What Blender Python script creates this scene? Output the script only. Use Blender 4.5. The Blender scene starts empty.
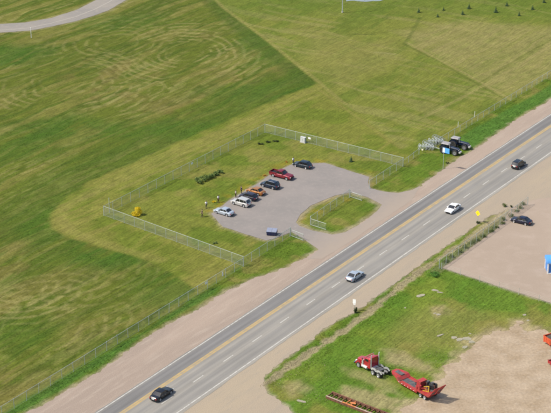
import bpy, bmesh, math, random
import numpy as np
from mathutils import Vector, Matrix
random.seed(11)
rng = np.random.default_rng(11)
R = math.radians
SC = bpy.context.scene
COL = SC.collection

# ------------------------------------------------------------------ camera, sky, sun, exposure
PW, PH, FOC, PITCH, CAMH = 551.0, 413.0, 1620.0, 23.75, 141.8
cam = bpy.data.cameras.new('camera')
cam.sensor_width = 36.0
cam.lens = FOC / PW * 36.0
cam.clip_start = 1.0
cam.clip_end = 12000.0
camo = bpy.data.objects.new('camera', cam)
camo.location = (0, 0, CAMH)
camo.rotation_euler = (R(90 - PITCH), 0, 0)
COL.objects.link(camo)
SC.camera = camo

SUN_TRAVEL_AZ, SUN_EL = 12.0, 50.0
sd = Vector((math.cos(R(SUN_TRAVEL_AZ)) * math.cos(R(SUN_EL)), math.sin(R(SUN_TRAVEL_AZ)) * math.cos(R(SUN_EL)), -math.sin(R(SUN_EL))))
w = bpy.data.worlds.new('World')
SC.world = w
w.use_nodes = True
wn = w.node_tree.nodes
wl = w.node_tree.links
wn.clear()
sky = wn.new('ShaderNodeTexSky')
sky.sky_type = 'NISHITA'
sky.sun_disc = False
sky.sun_elevation = R(SUN_EL)
sky.sun_rotation = math.atan2(-sd.x, -sd.y)
sky.air_density = 1.0
sky.dust_density = 2.5
bg = wn.new('ShaderNodeBackground')
bg.inputs['Strength'].default_value = 0.13
wo = wn.new('ShaderNodeOutputWorld')
wl.new(sky.outputs[0], bg.inputs[0])
wl.new(bg.outputs[0], wo.inputs[0])
sl = bpy.data.lights.new('sun', 'SUN')
sl.energy = 3.2
sl.angle = R(0.8)
sl.color = (1.0, 0.95, 0.87)
so = bpy.data.objects.new('sun', sl)
so.rotation_euler = sd.to_track_quat('-Z', 'Y').to_euler()
so.location = (-60, 250, 120)
COL.objects.link(so)
SC.view_settings.view_transform = 'Standard'
SC.view_settings.look = 'None'
SC.view_settings.gamma = 1.0
SC.view_settings.use_curve_mapping = False
SC.view_settings.exposure = 0.62
SC.cycles.filter_width = 2.3

# ------------------------------------------------------------------ photo pixel -> ground point
CP, SP = math.cos(R(PITCH)), math.sin(R(PITCH))
def G(px, py, z=0.0):
    a = (px - PW / 2) / FOC
    b = (py - PH / 2) / FOC
    d = (a, CP - b * SP, -SP - b * CP)
    t = (z - CAMH) / d[2]
    return Vector((d[0] * t, d[1] * t, z))
AZ = 55.43                                   # bearing of the highway
UX, UY = math.cos(R(AZ)), math.sin(R(AZ))
def UN(u, n, z=0.0):                          # highway frame: u along, n across (towards the parking lot)
    return Vector((u * UX - n * UY, u * UY + n * UX, z))

# ------------------------------------------------------------------ mesh helpers
class MB:
    def __init__(s):
        s.v = []; s.f = []
    def add(s, vs, fs):
        o = len(s.v)
        s.v += [tuple(p) for p in vs]
        s.f += [tuple(i + o for i in f) for f in fs]
        return s
    def box(s, c, d, rot=None):
        x, y, z = d[0] / 2, d[1] / 2, d[2] / 2
        vs = [Vector(p) for p in ((-x, -y, -z), (x, -y, -z), (x, y, -z), (-x, y, -z), (-x, -y, z), (x, -y, z), (x, y, z), (-x, y, z))]
        if rot is not None:
            vs = [rot @ p for p in vs]
        return s.add([p + Vector(c) for p in vs], [(0, 3, 2, 1), (4, 5, 6, 7), (0, 1, 5, 4), (1, 2, 6, 5), (2, 3, 7, 6), (3, 0, 4, 7)])
    def bar(s, a, b, w, h=None, up=(0, 0, 1)):
        a = Vector(a); b = Vector(b); h = h or w
        d = (b - a); L = d.length
        x = d.normalized(); u = Vector(up)
        if abs(x.dot(u)) > .98: u = Vector((0, 1, 0))
        y = u.cross(x).normalized(); z = x.cross(y)
        m = Matrix((x, y, z)).transposed()
        return s.box((a + b) / 2, (L, w, h), m)
    def tube(s, pts, r, n=8, cap=True):
        pts = [Vector(p) for p in pts]
        rs = r if isinstance(r, (list, tuple)) else [r] * len(pts)
        o = len(s.v)
        for i, p in enumerate(pts):
            d = (pts[min(i + 1, len(pts) - 1)] - pts[max(i - 1, 0)]).normalized()
            u = Vector((0, 0, 1)) if abs(d.z) < .9 else Vector((0, 1, 0))
            a = u.cross(d).normalized(); b = d.cross(a)
            for k in range(n):
                t = 2 * math.pi * k / n
                s.v.append(tuple(p + (a * math.cos(t) + b * math.sin(t)) * rs[i]))
        for i in range(len(pts) - 1):
            for k in range(n):
                k2 = (k + 1) % n
                s.f.append((o + i * n + k, o + i * n + k2, o + (i + 1) * n + k2, o + (i + 1) * n + k))
        if cap:
            s.f.append(tuple(o + k for k in range(n))[::-1])
            s.f.append(tuple(o + (len(pts) - 1) * n + k for k in range(n)))
        return s
    def lathe_y(s, prof, c=(0, 0, 0), n=18):           # profile (radius, y) turned about the y axis
        o = len(s.v)
        for r, y in prof:
            for k in range(n):
                t = 2 * math.pi * k / n
                s.v.append((c[0] + r * math.cos(t), c[1] + y, c[2] + r * math.sin(t)))
        for i in range(len(prof) - 1):
            for k in range(n):
                k2 = (k + 1) % n
                s.f.append((o + i * n + k, o + (i + 1) * n + k, o + (i + 1) * n + k2, o + i * n + k2))
        return s
    def build(s, name, mat, parent=None, smooth=None, kind=None, loc=None, rz=0.0):
        me = bpy.data.meshes.new(name)
        me.from_pydata(s.v, [], s.f)
        me.update()
        if mat is not None: me.materials.append(mat)
        if smooth is not None:
            me.shade_smooth()
            me.set_sharp_from_angle(angle=R(smooth))
        return link(name, me, parent, kind, loc, rz)
def link(name, me, parent=None, kind=None, loc=None, rz=0.0):
    o = bpy.data.objects.new(name, me)
    COL.objects.link(o)
    o.parent = parent
    if loc is not None: o.location = loc
    if rz: o.rotation_euler = (0, 0, rz)
    if kind: o['kind'] = kind
    return o
def thing(name, label, cat, loc=(0, 0, 0), rz=0.0, group=None):
    o = bpy.data.objects.new(name, None)
    o.empty_display_size = .3
    COL.objects.link(o)
    o.location = loc; o.rotation_euler = (0, 0, rz)
    return tag(o, label, cat, group)
def tag(o, label, cat, group=None):
    o['label'] = label; o['category'] = cat
    if group: o['group'] = group
    return o
def copy_tree(o, parent=None):
    c = o.copy(); COL.objects.link(c); c.parent = parent
    for ch in list(o.children): copy_tree(ch, c)
    return c

# ------------------------------------------------------------------ materials
def mat(name, col, rough=.7, metal=0.0, spec=.4, coat=0.0, var=0.0, vscale=2.0, bump=0.0, bscale=20.0, dirt=None, dscale=1.5, damt=.5):
    m = bpy.data.materials.new(name)
    m.use_nodes = True
    N = m.node_tree.nodes; Lk = m.node_tree.links
    b = N['Principled BSDF']
    b.inputs['Base Color'].default_value = (*col, 1)
    b.inputs['Roughness'].default_value = rough
    b.inputs['Metallic'].default_value = metal
    b.inputs['Specular IOR Level'].default_value = spec
    b.inputs['Coat Weight'].default_value = coat
    b.inputs['Coat Roughness'].default_value = .08
    tc = N.new('ShaderNodeTexCoord')
    out = None
    if var:
        n = N.new('ShaderNodeTexNoise'); n.inputs['Scale'].default_value = vscale; n.inputs['Detail'].default_value = 5
        Lk.new(tc.outputs['Object'], n.inputs['Vector'])
        r = N.new('ShaderNodeMapRange'); r.inputs[1].default_value = .25; r.inputs[2].default_value = .75
        r.inputs[3].default_value = 1 - var; r.inputs[4].default_value = 1 + var
        Lk.new(n.outputs['Fac'], r.inputs[0])
        mx = N.new('ShaderNodeVectorMath'); mx.operation = 'SCALE'
        mx.inputs[0].default_value = col
        Lk.new(r.outputs[0], mx.inputs['Scale'])
        out = mx.outputs[0]
    if dirt:
        n = N.new('ShaderNodeTexNoise'); n.inputs['Scale'].default_value = dscale; n.inputs['Detail'].default_value = 7
        Lk.new(tc.outputs['Object'], n.inputs['Vector'])
        r = N.new('ShaderNodeMapRange'); r.inputs[1].default_value = .45; r.inputs[2].default_value = .7
        r.inputs[3].default_value = 0; r.inputs[4].default_value = damt
        Lk.new(n.outputs['Fac'], r.inputs[0])
        mx = N.new('ShaderNodeMix'); mx.data_type = 'RGBA'
        Lk.new(r.outputs[0], mx.inputs[0])
        if out: Lk.new(out, mx.inputs[6])
        else: mx.inputs[6].default_value = (*col, 1)
        mx.inputs[7].default_value = (*dirt, 1)
        out = mx.outputs[2]
    if out: Lk.new(out, b.inputs['Base Color'])
    if bump:
        n = N.new('ShaderNodeTexNoise'); n.inputs['Scale'].default_value = bscale; n.inputs['Detail'].default_value = 4
        Lk.new(tc.outputs['Object'], n.inputs['Vector'])
        bp = N.new('ShaderNodeBump'); bp.inputs['Strength'].default_value = bump; bp.inputs['Distance'].default_value = .05
        Lk.new(n.outputs['Fac'], bp.inputs['Height'])
        Lk.new(bp.outputs[0], b.inputs['Normal'])
    return m
def lin(r, g, b, k=1.0):
    def f(c):
        c /= 255.0
        return c / 12.92 if c <= .04045 else ((c + .055) / 1.055) ** 2.4
    return (f(r) * k, f(g) * k, f(b) * k)
def paint(name, col, metal=.25, rough=.3, dirt=(.16, .13, .1), damt=.18):
    return mat(name, col, rough=rough, metal=metal, spec=.5, coat=.6 if max(col) > .2 else .35, dirt=dirt, dscale=1.2, damt=damt if max(col) > .2 else damt * .4)
M = {}
M['glass'] = mat('tinted_glass', (.012, .014, .016), rough=.06, spec=.6, coat=.4, var=.2)
M['tyre'] = mat('tyre_rubber', (.018, .018, .018), rough=.85, var=.3, vscale=8, dirt=(.16, .13, .1), damt=.35)
M['rim'] = mat('alloy_rim', (.55, .55, .56), rough=.35, metal=.7, var=.1, vscale=9)
M['rim_dark'] = mat('dark_rim', (.09, .09, .1), rough=.4, metal=.6, var=.1, vscale=9)
M['chrome'] = mat('chrome', (.75, .75, .75), rough=.18, metal=1.0, var=.08, vscale=5)
M['alum'] = mat('dull_aluminium', (.60, .60, .58), rough=.4, metal=.35, var=.15, vscale=3, dirt=(.2, .17, .13), damt=.4)
M['black'] = mat('black_plastic', (.015, .015, .016), rough=.6, var=.2, vscale=6)
M['headlight'] = mat('headlight_lens', (.8, .82, .84), rough=.1, spec=.7, coat=.5, var=.05)
M['taillight'] = mat('taillight_lens', (.35, .012, .012), rough=.15, spec=.6, coat=.5, var=.1)
M['plate'] = mat('plate_white', (.78, .78, .74), rough=.5, var=.05)
M['galv'] = mat('galvanised_steel', (.42, .46, .42), rough=.55, metal=.25, var=.15, vscale=2.0, dirt=(.3, .3, .24), damt=.4)
M['wire'] = mat('galvanised_wire', (.29, .32, .27), rough=.6, metal=.15, var=.15, vscale=.6)
M['white'] = mat('white_paint', (.8, .8, .77), rough=.5, var=.06, dirt=(.5, .46, .38), damt=.3)
M['wood'] = mat('weathered_post_wood', (.26, .22, .17), rough=.85, var=.3, vscale=6, bump=.4)
M['red'] = paint('truck_red_paint', (.42, .02, .032), damt=.3)
M['trailer_red'] = mat('faded_red_paint', (.36, .035, .035), rough=.55, spec=.35, var=.25, vscale=1.5, dirt=(.17, .085, .06), damt=.75, dscale=1.6)
M['steel_dark'] = mat('dark_frame_steel', (.10, .10, .10), rough=.6, metal=.3, var=.25, vscale=3, dirt=(.22, .19, .15), damt=.5)
M['grey_frame'] = mat('dusty_grey_steel', (.34, .33, .31), rough=.6, metal=.2, var=.25, vscale=3, dirt=(.14, .12, .1), damt=.6)
M['rust'] = mat('rusty_steel', (.17, .075, .042), rough=.9, var=.35, vscale=2.5, dirt=(.05, .03, .022), damt=.7, dscale=3, bump=.3)
M['rust_orange'] = mat('orange_rust', (.50, .17, .055), rough=.85, var=.3, vscale=3, dirt=(.16, .07, .04), damt=.6, dscale=2)
M['slab'] = mat('dusty_broken_slab', (.29, .26, .19), rough=.95, var=.3, vscale=1.8, bump=.4, dirt=(.16, .17, .07), damt=.6, dscale=1.0)
M['concrete'] = mat('broken_concrete', (.42, .40, .35), rough=.9, var=.22, vscale=2.5, bump=.4, dirt=(.22, .2, .13), damt=.5)
M['skin'] = mat('skin', (.5, .3, .22), rough=.6, var=.05)
M['hair'] = mat('hair', (.05, .03, .02), rough=.7, var=.2)

# ------------------------------------------------------------------ numpy noise for the fields
_tab = rng.random((12, 256, 256))
def vnoise(x, y, seed=0):
    t = _tab[seed % 12]
    xi = np.floor(x).astype(int); yi = np.floor(y).astype(int)
    fx = x - xi; fy = y - yi
    fx = fx * fx * (3 - 2 * fx); fy = fy * fy * (3 - 2 * fy)
    a = t[xi & 255, yi & 255]; b = t[(xi + 1) & 255, yi & 255]
    c = t[xi & 255, (yi + 1) & 255]; d = t[(xi + 1) & 255, (yi + 1) & 255]
    return (a * (1 - fx) + b * fx) * (1 - fy) + (c * (1 - fx) + d * fx) * fy
def fbm(x, y, seed=0, octs=4, gain=.5):
    s = 0; a = 1; tot = 0
    for i in range(octs):
        s = s + a * vnoise(x * 2 ** i + 17.3 * i, y * 2 ** i + 9.1 * i, seed + i); tot += a; a *= gain
    return s / tot
def sstep(a, b, x):
    t = np.clip((x - a) / (b - a), 0, 1)
    return t * t * (3 - 2 * t)
def sdpoly(x, y, poly):                                # >0 inside
    P = np.array([(p[0], p[1]) for p in poly], float)
    d2 = np.full(x.shape, 1e18); ins = np.zeros(x.shape, bool)
    for i in range(len(P)):
        ax, ay = P[i]; bx, by = P[(i + 1) % len(P)]
        ex, ey = bx - ax, by - ay
        t = np.clip(((x - ax) * ex + (y - ay) * ey) / (ex * ex + ey * ey + 1e-12), 0, 1)
        d2 = np.minimum(d2, (x - ax - t * ex) ** 2 + (y - ay - t * ey) ** 2)
        cond = ((ay > y) != (by > y))
        with np.errstate(divide='ignore', invalid='ignore'):
            xx = ex * (y - ay) / (ey if ey != 0 else 1e-12) + ax
        ins ^= cond & (x < xx)
    d = np.sqrt(d2)
    return np.where(ins, d, -d)
def dline(x, y, pts):
    d2 = np.full(x.shape, 1e18)
    for a, b in zip(pts[:-1], pts[1:]):
        ex, ey = b[0] - a[0], b[1] - a[1]
        t = np.clip(((x - a[0]) * ex + (y - a[1]) * ey) / (ex * ex + ey * ey), 0, 1)
        d2 = np.minimum(d2, (x - a[0] - t * ex) ** 2 + (y - a[1] - t * ey) ** 2)
    return np.sqrt(d2)
def gp(pts): return [G(*p) for p in pts]

# ------------------------------------------------------------------ outlines (photo pixels laid on the ground plane)
LOT = gp([(211, 214), (233, 198), (258.5, 183), (272, 173), (291.6, 164.5), (312, 163.5), (324.5, 163), (347, 170), (369, 177),
          (368, 183), (371, 188.5), (384, 191.5), (398, 193), (412, 190), (420, 186), (412, 200), (372, 227), (345, 245), (322, 259), (308, 259),
          (318.5, 249.5), (306, 240.5), (291.6, 232), (274, 239), (266, 240.5), (243, 233.5), (223, 227)])
ISLAND = gp([(299, 221.8), (304, 214), (313.6, 206.3), (335, 197), (350, 193.8), (366, 198.5), (379, 205.4), (374, 211), (360, 222), (344.5, 230.8), (332.7, 233.2), (313.6, 229.2), (302, 225)])
NW_SHOULDER = [UN(100, 157.5), UN(460, 157.5), UN(460, 164), UN(372, 163.9)] + gp([(545.6, 103), (523, 115.7), (497, 133.5), (472, 151), (459, 158), (430, 179), (416, 188.5)]) + \
              [UN(290, 162.6), UN(268, 162.9)] + gp([(318, 249.8), (300, 260.5), (278, 271), (250, 280.5), (226, 291), (201, 307.5), (165, 325.5), (140, 342), (101, 370.5), (60, 395), (27, 413)]) + [UN(150, 167.6), UN(100, 167.6)]
SE_SHOULDER = [UN(100, 148.5), UN(460, 148.5), UN(460, 120), UN(330, 118)] + gp([(570, 250)]) + gp([(551, 214), (533, 214), (512, 208), (497, 214)]) + \
              [UN(288, 142.2), UN(278, 142.3), UN(262, 142.6)] + gp([(416, 268), (385, 290.5), (355, 312), (330, 325), (303, 345.5), (279, 364), (263, 378), (266, 391), (290, 409), (300, 425), (300, 445)]) + [UN(100, 120)]
GRAVEL_LOT = gp([(442.5, 268), (457, 258.5), (474.5, 245), (494, 231), (503, 222), (512, 207), (533, 200), (600, 190), (720, 240), (720, 370), (600, 322), (551, 303), (500, 287)])
DIRT_LOT = gp([(412, 430), (400, 411), (411, 404), (428, 398), (440, 379), (447, 370), (466, 351), (484, 338), (499, 329), (510, 331), (520, 321), (526, 333), (538, 330), (551, 334), (640, 330), (700, 440), (500, 470)])
FAR_ROAD = gp([(-60, 22), (-20, 24.5), (0, 24), (25, 22.5), (51, 18), (76, 10), (95, 0.5), (110, -9), (135, -25), (165, -25), (140, -9), (126, 0), (109, 10), (94, 15.5), (76, 21), (51, 26.5), (30, 30.5), (0, 32.5), (-20, 33), (-60, 31)])

# ------------------------------------------------------------------ ground sheet
X0, X1, Y0, Y1, ST = -100.0, 112.0, 214.0, 500.0, 0.4
nx, ny = int((X1 - X0) / ST) + 1, int((Y1 - Y0) / ST) + 1
gx, gy = np.meshgrid(np.linspace(X0, X1, nx), np.linspace(Y0, Y1, ny), indexing='ij')
xx, yy = gx.ravel(), gy.ravel()
KA = 0.60                                               # photo brightness -> albedo
def C(r, g, b): return np.array(lin(r, g, b, KA))
def ground_colour(x, y):
    u = x * UX + y * UY; n = -x * UY + y * UX
    wx = x + 5 * (fbm(x * .06, y * .06, 1, 3) - .5); wy = y + 5 * (fbm(x * .06 + 40, y * .06, 2, 3) - .5)
    wu = wx * UX + wy * UY; wn_ = -wx * UY + wy * UX
    big = fbm(x * .03, y * .03, 3, 4); mid = fbm(x * .14, y * .14, 4, 4); fine = fbm(x * .6, y * .6, 5, 3)
    st1 = fbm(wu * .03, wn_ * .6, 6, 4)                # streaks along the highway bearing
    st2 = fbm(wu * .055, wn_ * 1.25 + 60, 7, 3)
    def mix(c, d, f): return c * (1 - f[:, None]) + np.asarray(d)[None, :] * f[:, None]
    col = np.tile(C(128, 131, 54), (len(x), 1))
    col = mix(col, C(112, 124, 42), sstep(.42, .62, mid))
    col = mix(col, C(142, 137, 66), .7 * sstep(.52, .72, st1))
    # left mown field, darker, with raked hay swirls
    left = gp([(-90, -60), (150, -60), (213, -8), (223, 8), (265, 40), (318, 83), (240, 115), (160, 150), (90, 181), (58, 204), (51, 214), (54, 227), (66, 236), (110, 249), (150, 262), (185, 280), (198, 290), (140, 330), (0, 408), (-60, 440), (-120, 440)])
    dl = sdpoly(x, y, left) + 1.6 * (mid - .5)
    fl = sstep(-.6, .9, dl)
    c = np.tile(C(103, 113, 37), (len(x), 1))
    c = mix(c, C(84, 102, 30), .75 * sstep(.44, .62, st1))
    c = mix(c, C(122, 122, 54), sstep(.52, .66, fbm(wu * .04 + 9, wn_ * .4, 8, 4)))
    sw = np.zeros(len(x))
    for cx, cy, r0, r1, per, a0 in ((188, 52, 5, 27, 2.3, .9), (60, 84, 6, 30, 2.5, .8), (20, 285, 3, 17, 2.2, 1.0), (118, 42, 5, 22, 2.6, .6), (40, 330, 6, 22, 2.3, .6), (70, 262, 9, 24, 2.2, .5), (200, 22, 4, 16, 2.1, .7)):
        q = G(cx, cy)
        rr = np.hypot((wx - q.x), (wy - q.y) * .8)
        ph = rr / per * 2 * np.pi + 5 * (mid - .5)
        ring = sstep(.55, .98, .5 + .5 * np.sin(ph)) * sstep(r0 - 2, r0 + 2, rr) * (1 - sstep(r1 - 7, r1 + 2, rr))
        sw = np.maximum(sw, a0 * ring * sstep(.36, .56, fbm(x * .09 + cx, y * .09, 9, 3)))
    hay = np.clip(.5 * sstep(.58, .68, st2) * sstep(.40, .55, big) + .35 * sstep(.60, .68, fbm(wu * .06 + 30, wn_ * 1.0, 10, 3)) + sw, 0, 1) * sstep(.25, .48, fine)
    c = mix(c, C(128, 112, 62), .5 * sstep(.5, .64, fbm(wu * .1 + 70, wn_ * .22, 11, 4)) * sstep(.45, .6, fbm(x * .025 + 8, y * .025, 1, 2)))
    c = mix(c, C(160, 151, 92), .62 * hay)
    band_d = dline(x, y, gp([(0, 225), (60, 190), (160, 142), (240, 106), (310, 76)]))
    c = mix(c, C(80, 104, 30), .55 * (1 - sstep(3, 13, band_d + 6 * (mid - .5))))
    for cx, cy, rx, ry, a0 in ((5, 55, 16, 14, .8), (75, 128, 22, 10, .75), (20, 150, 14, 12, .5), (112, 256, 13, 9, .85), (92, 250, 8, 7, .6), (165, 285, 10, 12, .55), (200, 130, 20, 9, .55), (260, 45, 8, 20, .6), (120, 22, 25, 10, .4), (10, 335, 10, 10, .5), (50, 222, 8, 14, .5), (270, 92, 22, 9, .6)):
        q = G(cx, cy)
        e = np.hypot((x - q.x) / rx, (y - q.y) / ry)
        c = mix(c, C(72, 106, 28), a0 * (1 - sstep(.4, 1.2, e + .9 * (mid - .5))) * sstep(.3, .6, .6 * st1 + .4 * mid + .05))
    col = col * (1 - fl[:, None]) + c * fl[:, None]
    # darker green seam along the field corner
    seam = dline(x, y, gp([(213, -4), (225, 12), (265, 46), (312, 84)]))
    col = mix(col, C(78, 100, 32), .65 * (1 - sstep(1.5, 5.5, seam)) * fl)
    # right field: paler, drier, cut in straight passes
    right = gp([(224, 8), (266, 40), (320, 84), (402, 148), (425, 140), (551, 78), (640, 30), (640, -60), (140, -60)])
    fr = sstep(-.8, .8, sdpoly(x, y, right) + 1.2 * (mid - .5))
    c = np.tile(C(126, 131, 54), (len(x), 1))
    c = mix(c, C(112, 124, 46), sstep(.45, .62, fbm(wu * .03, wn_ * .25, 2, 4)))
    c = mix(c, C(146, 141, 80), .55 * sstep(.54, .68, fbm(wn_ * .06, wu * .4, 3, 4)))
    tan = gp([(406, 30), (440, 21), (551, 25), (640, 30), (640, 50), (551, 83), (514, 100), (500, 93), (455, 68), (408, 46)])
    ft = sstep(-3, 4, sdpoly(x, y, tan) + 5 * (mid - .5))
    c = mix(c, C(152, 143, 86), .85 * ft * (.35 + .9 * st2))
    tan2 = gp([(300, 20), (360, 40), (400, 35), (405, 60), (340, 90), (300, 60)])
    c = mix(c, C(143, 136, 74), .5 * sstep(-4, 6, sdpoly(x, y, tan2) + 5 * (mid - .5)))
    c = mix(c, C(95, 118, 36), .45 * sstep(455, 472, y + 8 * (mid - .5)))
    col = col * (1 - fr[:, None]) + c * fr[:, None]
    # cut tracks and seams
    for pts, wd, cc, a0 in (([(214, -2), (223, 7), (265, 38), (318, 81), (345, 104)], .6, (154, 146, 82), .5),
                            ([(320, 86), (250, 119), (160, 158), (100, 187), (66, 206), (60, 218), (72, 232), (115, 247), (160, 260)], 1.3, (152, 144, 76), .42),
                            ([(318, 95), (262, 119), (180, 155), (80, 200)], .7, (154, 145, 80), .4),
                            ([(300, 106), (210, 147), (120, 189)], .5, (150, 142, 80), .4),
                            ([(404, 44), (440, 62), (470, 80), (512, 103)], .35, (98, 106, 40), .6),
                            ([(406, 42), (470, 76), (516, 102)], .5, (160, 148, 92), .5),
                            ([(420, 114), (458, 95), (491, 76), (520, 57), (551, 40)], .35, (104, 110, 44), .45),
                            ([(426, 116), (470, 93), (551, 46)], .6, (158, 147, 90), .45),
                            ([(400, 148), (350, 112), (320, 90)], .5, (150, 140, 76), .4),
                            ([(330, 30), (365, 14), (400, 12)], .6, (100, 116, 42), .45), ([(372, 28), (390, 14), (420, 18)], .6, (96, 114, 40), .5), ([(405, 44), (420, 18)], .5, (92, 104, 40), .5),
                            ([(355, 34), (374, 34)], .5, (84, 92, 34), .7), ([(376, 52), (394, 54)], .6, (150, 145, 90), .5),
                            ([(418, 171), (446, 155)], .3, (178, 165, 110), .7), ([(423, 176), (448, 161)], .3, (170, 158, 104), .5), ([(404, 167), (424, 155), (436, 147)], .35, (96, 92, 44), .6),
                            ([(400, 172), (420, 160)], .4, (150, 140, 84), .4)):
        d = dline(x, y, gp(pts)) + .5 * (fine - .5)
        col = mix(col, C(*cc), a0 * (1 - sstep(wd * .5, wd * 1.5, d)) * sstep(.2, .45, mid + .15))
    # fenced lot lawn
    lawn = gp([(104, 214), (265, 131), (403, 165), (368, 190), (292, 236), (244, 265)])
    f = sstep(-.4, .4, sdpoly(x, y, lawn))
    c = np.tile(C(124, 130, 52), (len(x), 1))
    c = mix(c, C(106, 122, 40), sstep(.45, .6, mid))
    c = mix(c, C(142, 136, 70), .6 * sstep(.55, .7, fbm(x * .2, y * .2, 1, 3)))
    lotd = sdpoly(x, y, LOT)
    c = mix(c, C(160, 140, 40), .55 * sstep(-4.5, -.5, lotd) * sstep(.5, .68, fbm(x * .35, y * .35, 6, 3)))
    col = col * (1 - f[:, None]) + c * f[:, None]
    # verges between fence and highway
    verge = (n > 157) & (n < 172.5)
    c = np.tile(C(112, 126, 44), (len(x), 1))
    c = mix(c, C(98, 122, 36), sstep(.44, .6, mid))
    c = mix(c, C(146, 136, 72), .6 * sstep(.56, .7, fbm(x * .22, y * .22, 4, 3)))
    for pg in (gp([(-60, 450), (-30, 431), (28, 409), (60, 391), (100, 365), (140, 338), (165, 322), (196, 305), (213, 294), (219, 287), (205, 291), (188, 301), (140, 333), (0, 416), (-60, 447)]),
               gp([(452, 140), (480, 126), (551, 84), (640, 32), (640, 55), (551, 99), (523, 113), (497, 131), (474, 148), (462, 142)])):
        c = mix(c, C(86, 124, 46), .9 * sstep(-.8, .7, sdpoly(x, y, pg) + 1.3 * (mid - .5)))
    fv = verge * sstep(157, 158, n) * (1 - sstep(171.2, 172.4, n)) * np.where(f > .5, 0, 1)
    col = col * (1 - fv[:, None]) + c * fv[:, None]
    # south-east side of the highway
    fs = 1 - sstep(146, 147, n)
    c = np.tile(C(120, 138, 48), (len(x), 1))
    c = mix(c, C(104, 132, 42), sstep(.4, .58, fbm(x * .1, y * .1, 2, 4)))
    c = mix(c, C(92, 128, 38), sstep(.5, .64, mid) * .6)
    c = mix(c, C(140, 136, 64), .75 * sstep(.56, .7, fbm(x * .12 + 5, y * .12, 7, 4)))
    pale = gp([(400, 318), (430, 305), (480, 312), (545, 318), (500, 330), (455, 352), (430, 348), (400, 352), (385, 345)])
    c = mix(c, C(146, 138, 74), .55 * sstep(-3, 3, sdpoly(x, y, pale) + 5 * (mid - .5)))
    for pg, a0 in ((gp([(385, 350), (400, 352), (425, 362), (440, 370), (430, 376), (405, 366), (388, 362)]), .75), (gp([(345, 388), (375, 392), (400, 402), (395, 412), (365, 405), (340, 396)]), .75), (gp([(345, 368), (360, 370), (392, 384), (400, 396), (380, 388), (350, 376)]), .5),
                   (gp([(434, 308), (444, 306), (446, 314), (438, 316)]), .8), (gp([(280, 386), (300, 380), (310, 388), (290, 398)]), .6), (gp([(457, 337), (470, 338), (478, 346), (468, 352), (460, 345)]), .7)):
        c = mix(c, C(172, 156, 112), a0 * sstep(-1.2, 1.2, sdpoly(x, y, pg) + 2.5 * (fine - .5) + 1.2 * (mid - .5)))
    band = np.abs(n - (140.6 + .4 * np.sin(u * .13)))
    inb = sstep(192, 206, u) * (1 - sstep(296, 306, u))
    c = mix(c, C(176, 162, 124), .9 * inb * (1 - sstep(.4, 1.1, band + 1.6 * (fine - .5) + 1.2 * (mid - .5))))
    kv = (n > 137.2) & (n < 139.6) & (u > 256)
    c = mix(c, C(128, 134, 84), .6 * kv)
    up = sstep(280, 292, u) * sstep(134, 138, n)
    c = mix(c, C(178, 164, 134), up * sstep(.4, .55, mid))
    c = mix(c, C(182, 164, 126), .85 * sstep(-2.4, .3, sdpoly(x, y, DIRT_LOT) + 2.6 * (fine - .45) + 2.2 * (mid - .5)))
    c = mix(c, C(180, 165, 140), .8 * sstep(-.9, .3, sdpoly(x, y, GRAVEL_LOT) + .8 * (fine - .5)))
    c = mix(c, C(178, 164, 138), .8 * sstep(-.7, .3, sdpoly(x, y, SE_SHOULDER) + 1.2 * (fine - .5)))
    col = col * (1 - fs[:, None]) + c * fs[:, None]
    # dusty fringes by the paving
    fr_ = np.maximum(sdpoly(x, y, NW_SHOULDER) - .0, np.minimum(lotd, -sdpoly(x, y, ISLAND)) - .2)
    col = mix(col, C(172, 156, 128), .75 * sstep(-1.3, .4, fr_ + 1.5 * (fine - .5)) * (n > 157))
    fd = sdpoly(x, y, FAR_ROAD)
    col = mix(col, C(160, 150, 110), .6 * sstep(-1.6, .2, fd + fine - .5))
    col *= (.86 + .28 * fine + .12 * (big - .5))[:, None]
    return np.clip(col, .004, .9)
gc = ground_colour(xx, yy)
paved = np.maximum.reduce([sdpoly(xx, yy, NW_SHOULDER), np.minimum(sdpoly(xx, yy, LOT), -sdpoly(xx, yy, ISLAND)), sdpoly(xx, yy, SE_SHOULDER), sdpoly(xx, yy, GRAVEL_LOT), sdpoly(xx, yy, DIRT_LOT), sdpoly(xx, yy, FAR_ROAD),
                           6.0 - np.abs(-xx * UY + yy * UX - 153)])
edge = sstep(0, 3.0, -paved)
relief = .16 * (fbm(xx * .12, yy * .12, 5, 3) - .5) + .09 * (fbm(xx * .7, yy * .7, 8, 3) - .5)
un_u = xx * UX + yy * UY; un_n = -xx * UY + yy * UX
ditch = -.28 * np.exp(-((un_n - 140.6) / 1.2) ** 2) * sstep(192, 206, un_u) * (1 - sstep(270, 285, un_u))
zz = edge * (relief + ditch) - .02 - .10 * sstep(.8, 1.6, paved)
zz *= sstep(0, 6, np.minimum.reduce([xx - X0, X1 - xx, yy - Y0, Y1 - yy])) * 1.0
ZG = zz.reshape(nx, ny); CG = gc.reshape(nx, ny, 3)
def ground_z(x, y):
    i = min(max((x - X0) / ST, 0), nx - 1.001); j = min(max((y - Y0) / ST, 0), ny - 1.001)
    a, b = int(i), int(j); fx, fy = i - a, j - b
    return float((ZG[a, b] * (1 - fx) + ZG[a + 1, b] * fx) * (1 - fy) + (ZG[a, b + 1] * (1 - fx) + ZG[a + 1, b + 1] * fx) * fy)
def GZ(px, py):
    p = G(px, py); p.z = ground_z(p.x, p.y); return p
me = bpy.data.meshes.new('ground')
BIG = 6000.0
vs = np.stack([xx, yy, zz], 1)
ring = np.array([(-BIG, -BIG, 0), (BIG, -BIG, 0), (BIG, BIG, 0), (-BIG, BIG, 0)], float)
allv = np.concatenate([vs, ring])
idx = np.arange(nx * ny).reshape(nx, ny)
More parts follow.
